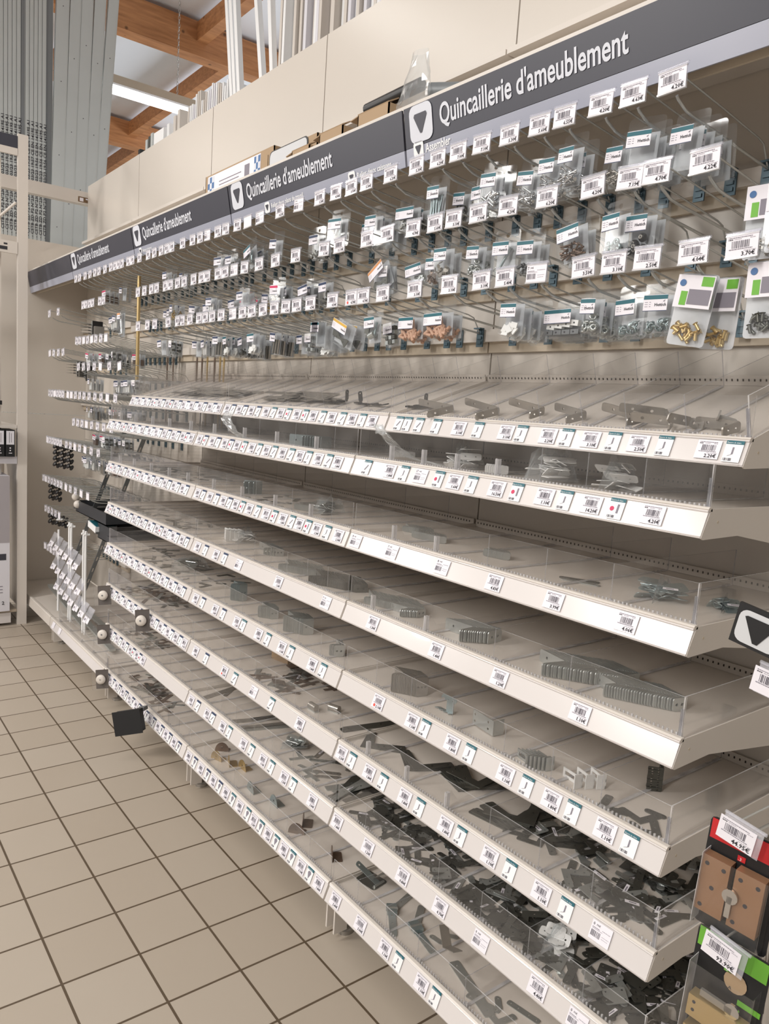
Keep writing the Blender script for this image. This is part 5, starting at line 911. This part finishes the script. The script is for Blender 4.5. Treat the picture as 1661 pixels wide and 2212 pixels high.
# ------------------------------------------------------------------ nearest edge: next bay's goods
def lock_pack(label, x, y, z, top, price, rz, wide=False):
    t = empty('padlock_pack', label, 'packet', (x, y, z), (0, math.radians(3), math.radians(rz)))
    w, h = .115, .185 if not wide else .24
    vs, fs = plate_geo(tuple(rrect(w, h, .008, 2, 0, -h/2)), ((-.0, -.012, .006),), .001); obj('card', MB().add([(a, c, b2) for a, b2, c in vs], fs, 'blister_black'), t)
    m = MB(); m.box((-w/2+.003, -.0015, -.036), (w/2-.003, -.0006, -.003), top); m.box((-.008, -.002, -.052), (.004, -.0012, -.043), 'red' if top == 'red' else 'green'); text_on(m, '.3', -.006, -.0505, .007, 'white', y=-.0026, res=2)
    if wide: m.add([(.012+.018*math.cos(a*PI/8), -.002, -.062+.018*math.sin(a*PI/8)) for a in range(16)], [tuple(range(16))], 'cardboard'); text_on(m, 'A', .003, -.077, .008, 'ink', y=-.003); m.box((.02, -.002, -.095), (.055, -.001, -.086), 'green')
    obj('card_print', m, t)
    m = MB()
    if not wide:
        for q in (-1, 1):
            m.box((-.022, -.024, -.15), (.022, -.004, -.055), 'padlock_tan', X=Tr(q*.026-.004, 0, 0) @ Ro(0, 'Y'))
            for a, b2 in ((-.013, -.068), (.013, -.068), (-.013, -.14), (.0, -.105)): m.cyl((q*.026-.004+a, -.0245, b2), (q*.026-.004+a, -.023, b2), .0035, 'ink', n=10)
        m.cyl((0, -.03, -.1), (0, -.026, -.1), .012, 'chrome', n=14).box((-.004, -.03, -.135), (.004, -.027, -.1), 'chrome')
    else:
        for q in (0, 1):
            m.box((-.044, -.026, -.145-q*.055), (.044, -.004, -.108-q*.055), 'brass'); m.cyl((-.034, -.0265, -.118-q*.055), (-.034, -.0255, -.118-q*.055), .0028, 'ink', n=8); m.cyl((-.034, -.0265, -.132-q*.055), (-.034, -.0255, -.132-q*.055), .0028, 'ink', n=8); m.cyl((.036, -.0265, -.118-q*.055), (.036, -.0255, -.118-q*.055), .0028, 'ink', n=8)
        m.cyl((.02, -.02, -.098), (.02, -.016, -.098), .012, 'chrome', n=12).box((-.03, -.02, -.105), (.02, -.014, -.094), 'steel')
    obj('padlocks', m, t)
    obj('blister', MB().box((-w/2+.008, -.032, -h+.012), (w/2-.008, -.031, -.05), 'acrylic').box((-w/2+.007, -.031, -h+.012), (-w/2+.008, -.001, -.05), 'acrylic_edge').box((w/2-.008, -.031, -h+.012), (w/2-.007, -.001, -.05), 'acrylic'), t)
    return t
def ehook(x, y, z, code, label):
    t = empty('peg_hook', label, 'hook', (x, .5, z), group='hooks of the cut-off next bay'); m = MB(); m.tube([(0, 0, 0), (0, y-.5+.02, .02), (0, y-.5, .032)], .0032, 'wire').tube([(0, 0, .04), (0, y-.5-.02, .055)], .002, 'wire'); obj('wire', m, t)
    obj('bracket', MB().box((-.013, 0, -.02), (.013, .01, .05), 'bracket'), t)
    obj('price_label', label_mesh(code, .058, .038), t, (0, y-.5-.024, .05), (0, math.radians(8), 0)); obj('label_holder', MB().box((-.031, y-.5-.023, .01), (.031, y-.5-.022, .056), 'holder').cyl((-.032, y-.5-.022, .056), (.034, y-.5-.022, .056), .003, 'holder'), t, (0, 0, 0), (0, math.radians(8), 0)); return t
ehook(4.56, .05, .868, '44.95', 'steel hook with 44.95€ tag above the red and black pack')
lock_pack('red and black padlock pack with two tan locks, right edge', 4.565, .05, .90, 'red', '44.95', 6)
ehook(4.57, .03, .685, '93.90', 'steel hook with 93.90€ tag above the green and black pack')
lock_pack('green and black padlock pack with brass locks, lower right corner', 4.572, .04, .72, 'green', '93.90', 4, True)
ehook(4.595, .02, 1.125, '7.90', 'steel hook with white tag below the triangle sign clip')
t = empty('arrow_sign', 'small black clip sign with white rounded triangle emblem, right edge', 'sign', (4.575, .0, 1.222), (0, math.radians(10), 0)); obj('plate', MB().box((-.052, 0, -.028), (.1, .006, .034), 'blister_black'), t)
m = MB(); o_ = rrect(.066, .05, .013, 4, -.014, .002); m.add([(p[0], -.001, p[1]) for p in o_], [tuple(range(len(o_)))], 'frost'); m.add([(-.038, -.002, .017), (-.034, -.002, .019), (.005, -.002, .019), (.008, -.002, .015), (-.010, -.002, -.018), (-.017, -.002, -.018)], [(0, 1, 2, 3, 4, 5)], 'blister_black'); obj('emblem', m, t)
place_hook(4.455, 2.0, 'R4.20', 'steel peg hook with red dotted price tag at the right edge', 'price tagged peg hooks of the upper rows', 0, .056)
# green and white hang packs at the right
def hang_bag(label, x, y, z, kind, rz, roll=0):
    t = empty('hang_bag', label, 'packet', (x, y, z), (0, math.radians(roll), math.radians(rz))); w, h = .07, .125
    vs, fs = plate_geo(tuple(rrect(w, h, .006, 2, 0, -h/2+.01)), ((0, 0, .006),), .0008); obj('clear_bag', MB().add([(a, -.004+c, b2) for a, b2, c in vs], fs, 'blister').add([(a, .006+c, b2) for a, b2, c in vs], fs, 'backing'), t)
    m = MB(); m.box((-w/2+.001, -.006, -.05), (w/2-.001, -.005, .006), 'paper').box((w/2-.024, -.0066, -.012), (w/2-.003, -.006, .004), 'green').box((-w/2+.012, -.0066, -.046), (-w/2+.024, -.006, -.022), 'green').box((-w/2+.026, -.0066, -.044), (w/2-.004, -.006, -.018), 'ink_soft'); m.add([(-w/2+.012+.006*math.cos(a*PI/6), -.0068, -.008+.006*math.sin(a*PI/6)) for a in range(12)], [tuple(range(12))], 'bluepack'); obj('header_card', m, t)
    mb = MB(); rg = random.Random(len(label))
    for k in range(20): screw(mb, Tr(rg.uniform(-w/2+.012, w/2-.012), rg.uniform(-.003, .004), -h+.02+rg.uniform(0, .025)) @ Ro(rg.uniform(-80, 80), 'Y') @ Tr(0, 0, -.007), .013, .0032, kind, .005)
    obj('contents', mb, t)
hang_bag('clear bag of gold studs with green and white header, front one', 4.305, .16, 1.775, 'brass', 6, 8); hang_bag('clear bag of gold studs with green header, tucked behind', 4.33, .20, 1.773, 'brass', -4, 3)
hang_bag('clear bag with green band hanging at second row, right edge', 4.385, .21, 1.925, 'steel', 4); hang_bag('clear bag with green band in the top right, nearest', 4.43, .19, 1.93, 'steel', -3); hang_bag('clear bag of dark studs with green corner, lowest at right edge', 4.43, .16, 1.785, 'dark_steel', 3)
# next bay base so the shelving continues
tag(obj('back_panel', MB().box((4.44, .53, .1), (5.4, .545, 2.9), 'cream_panel')), 'cream back panel of the cut-off next bay', 'panel')
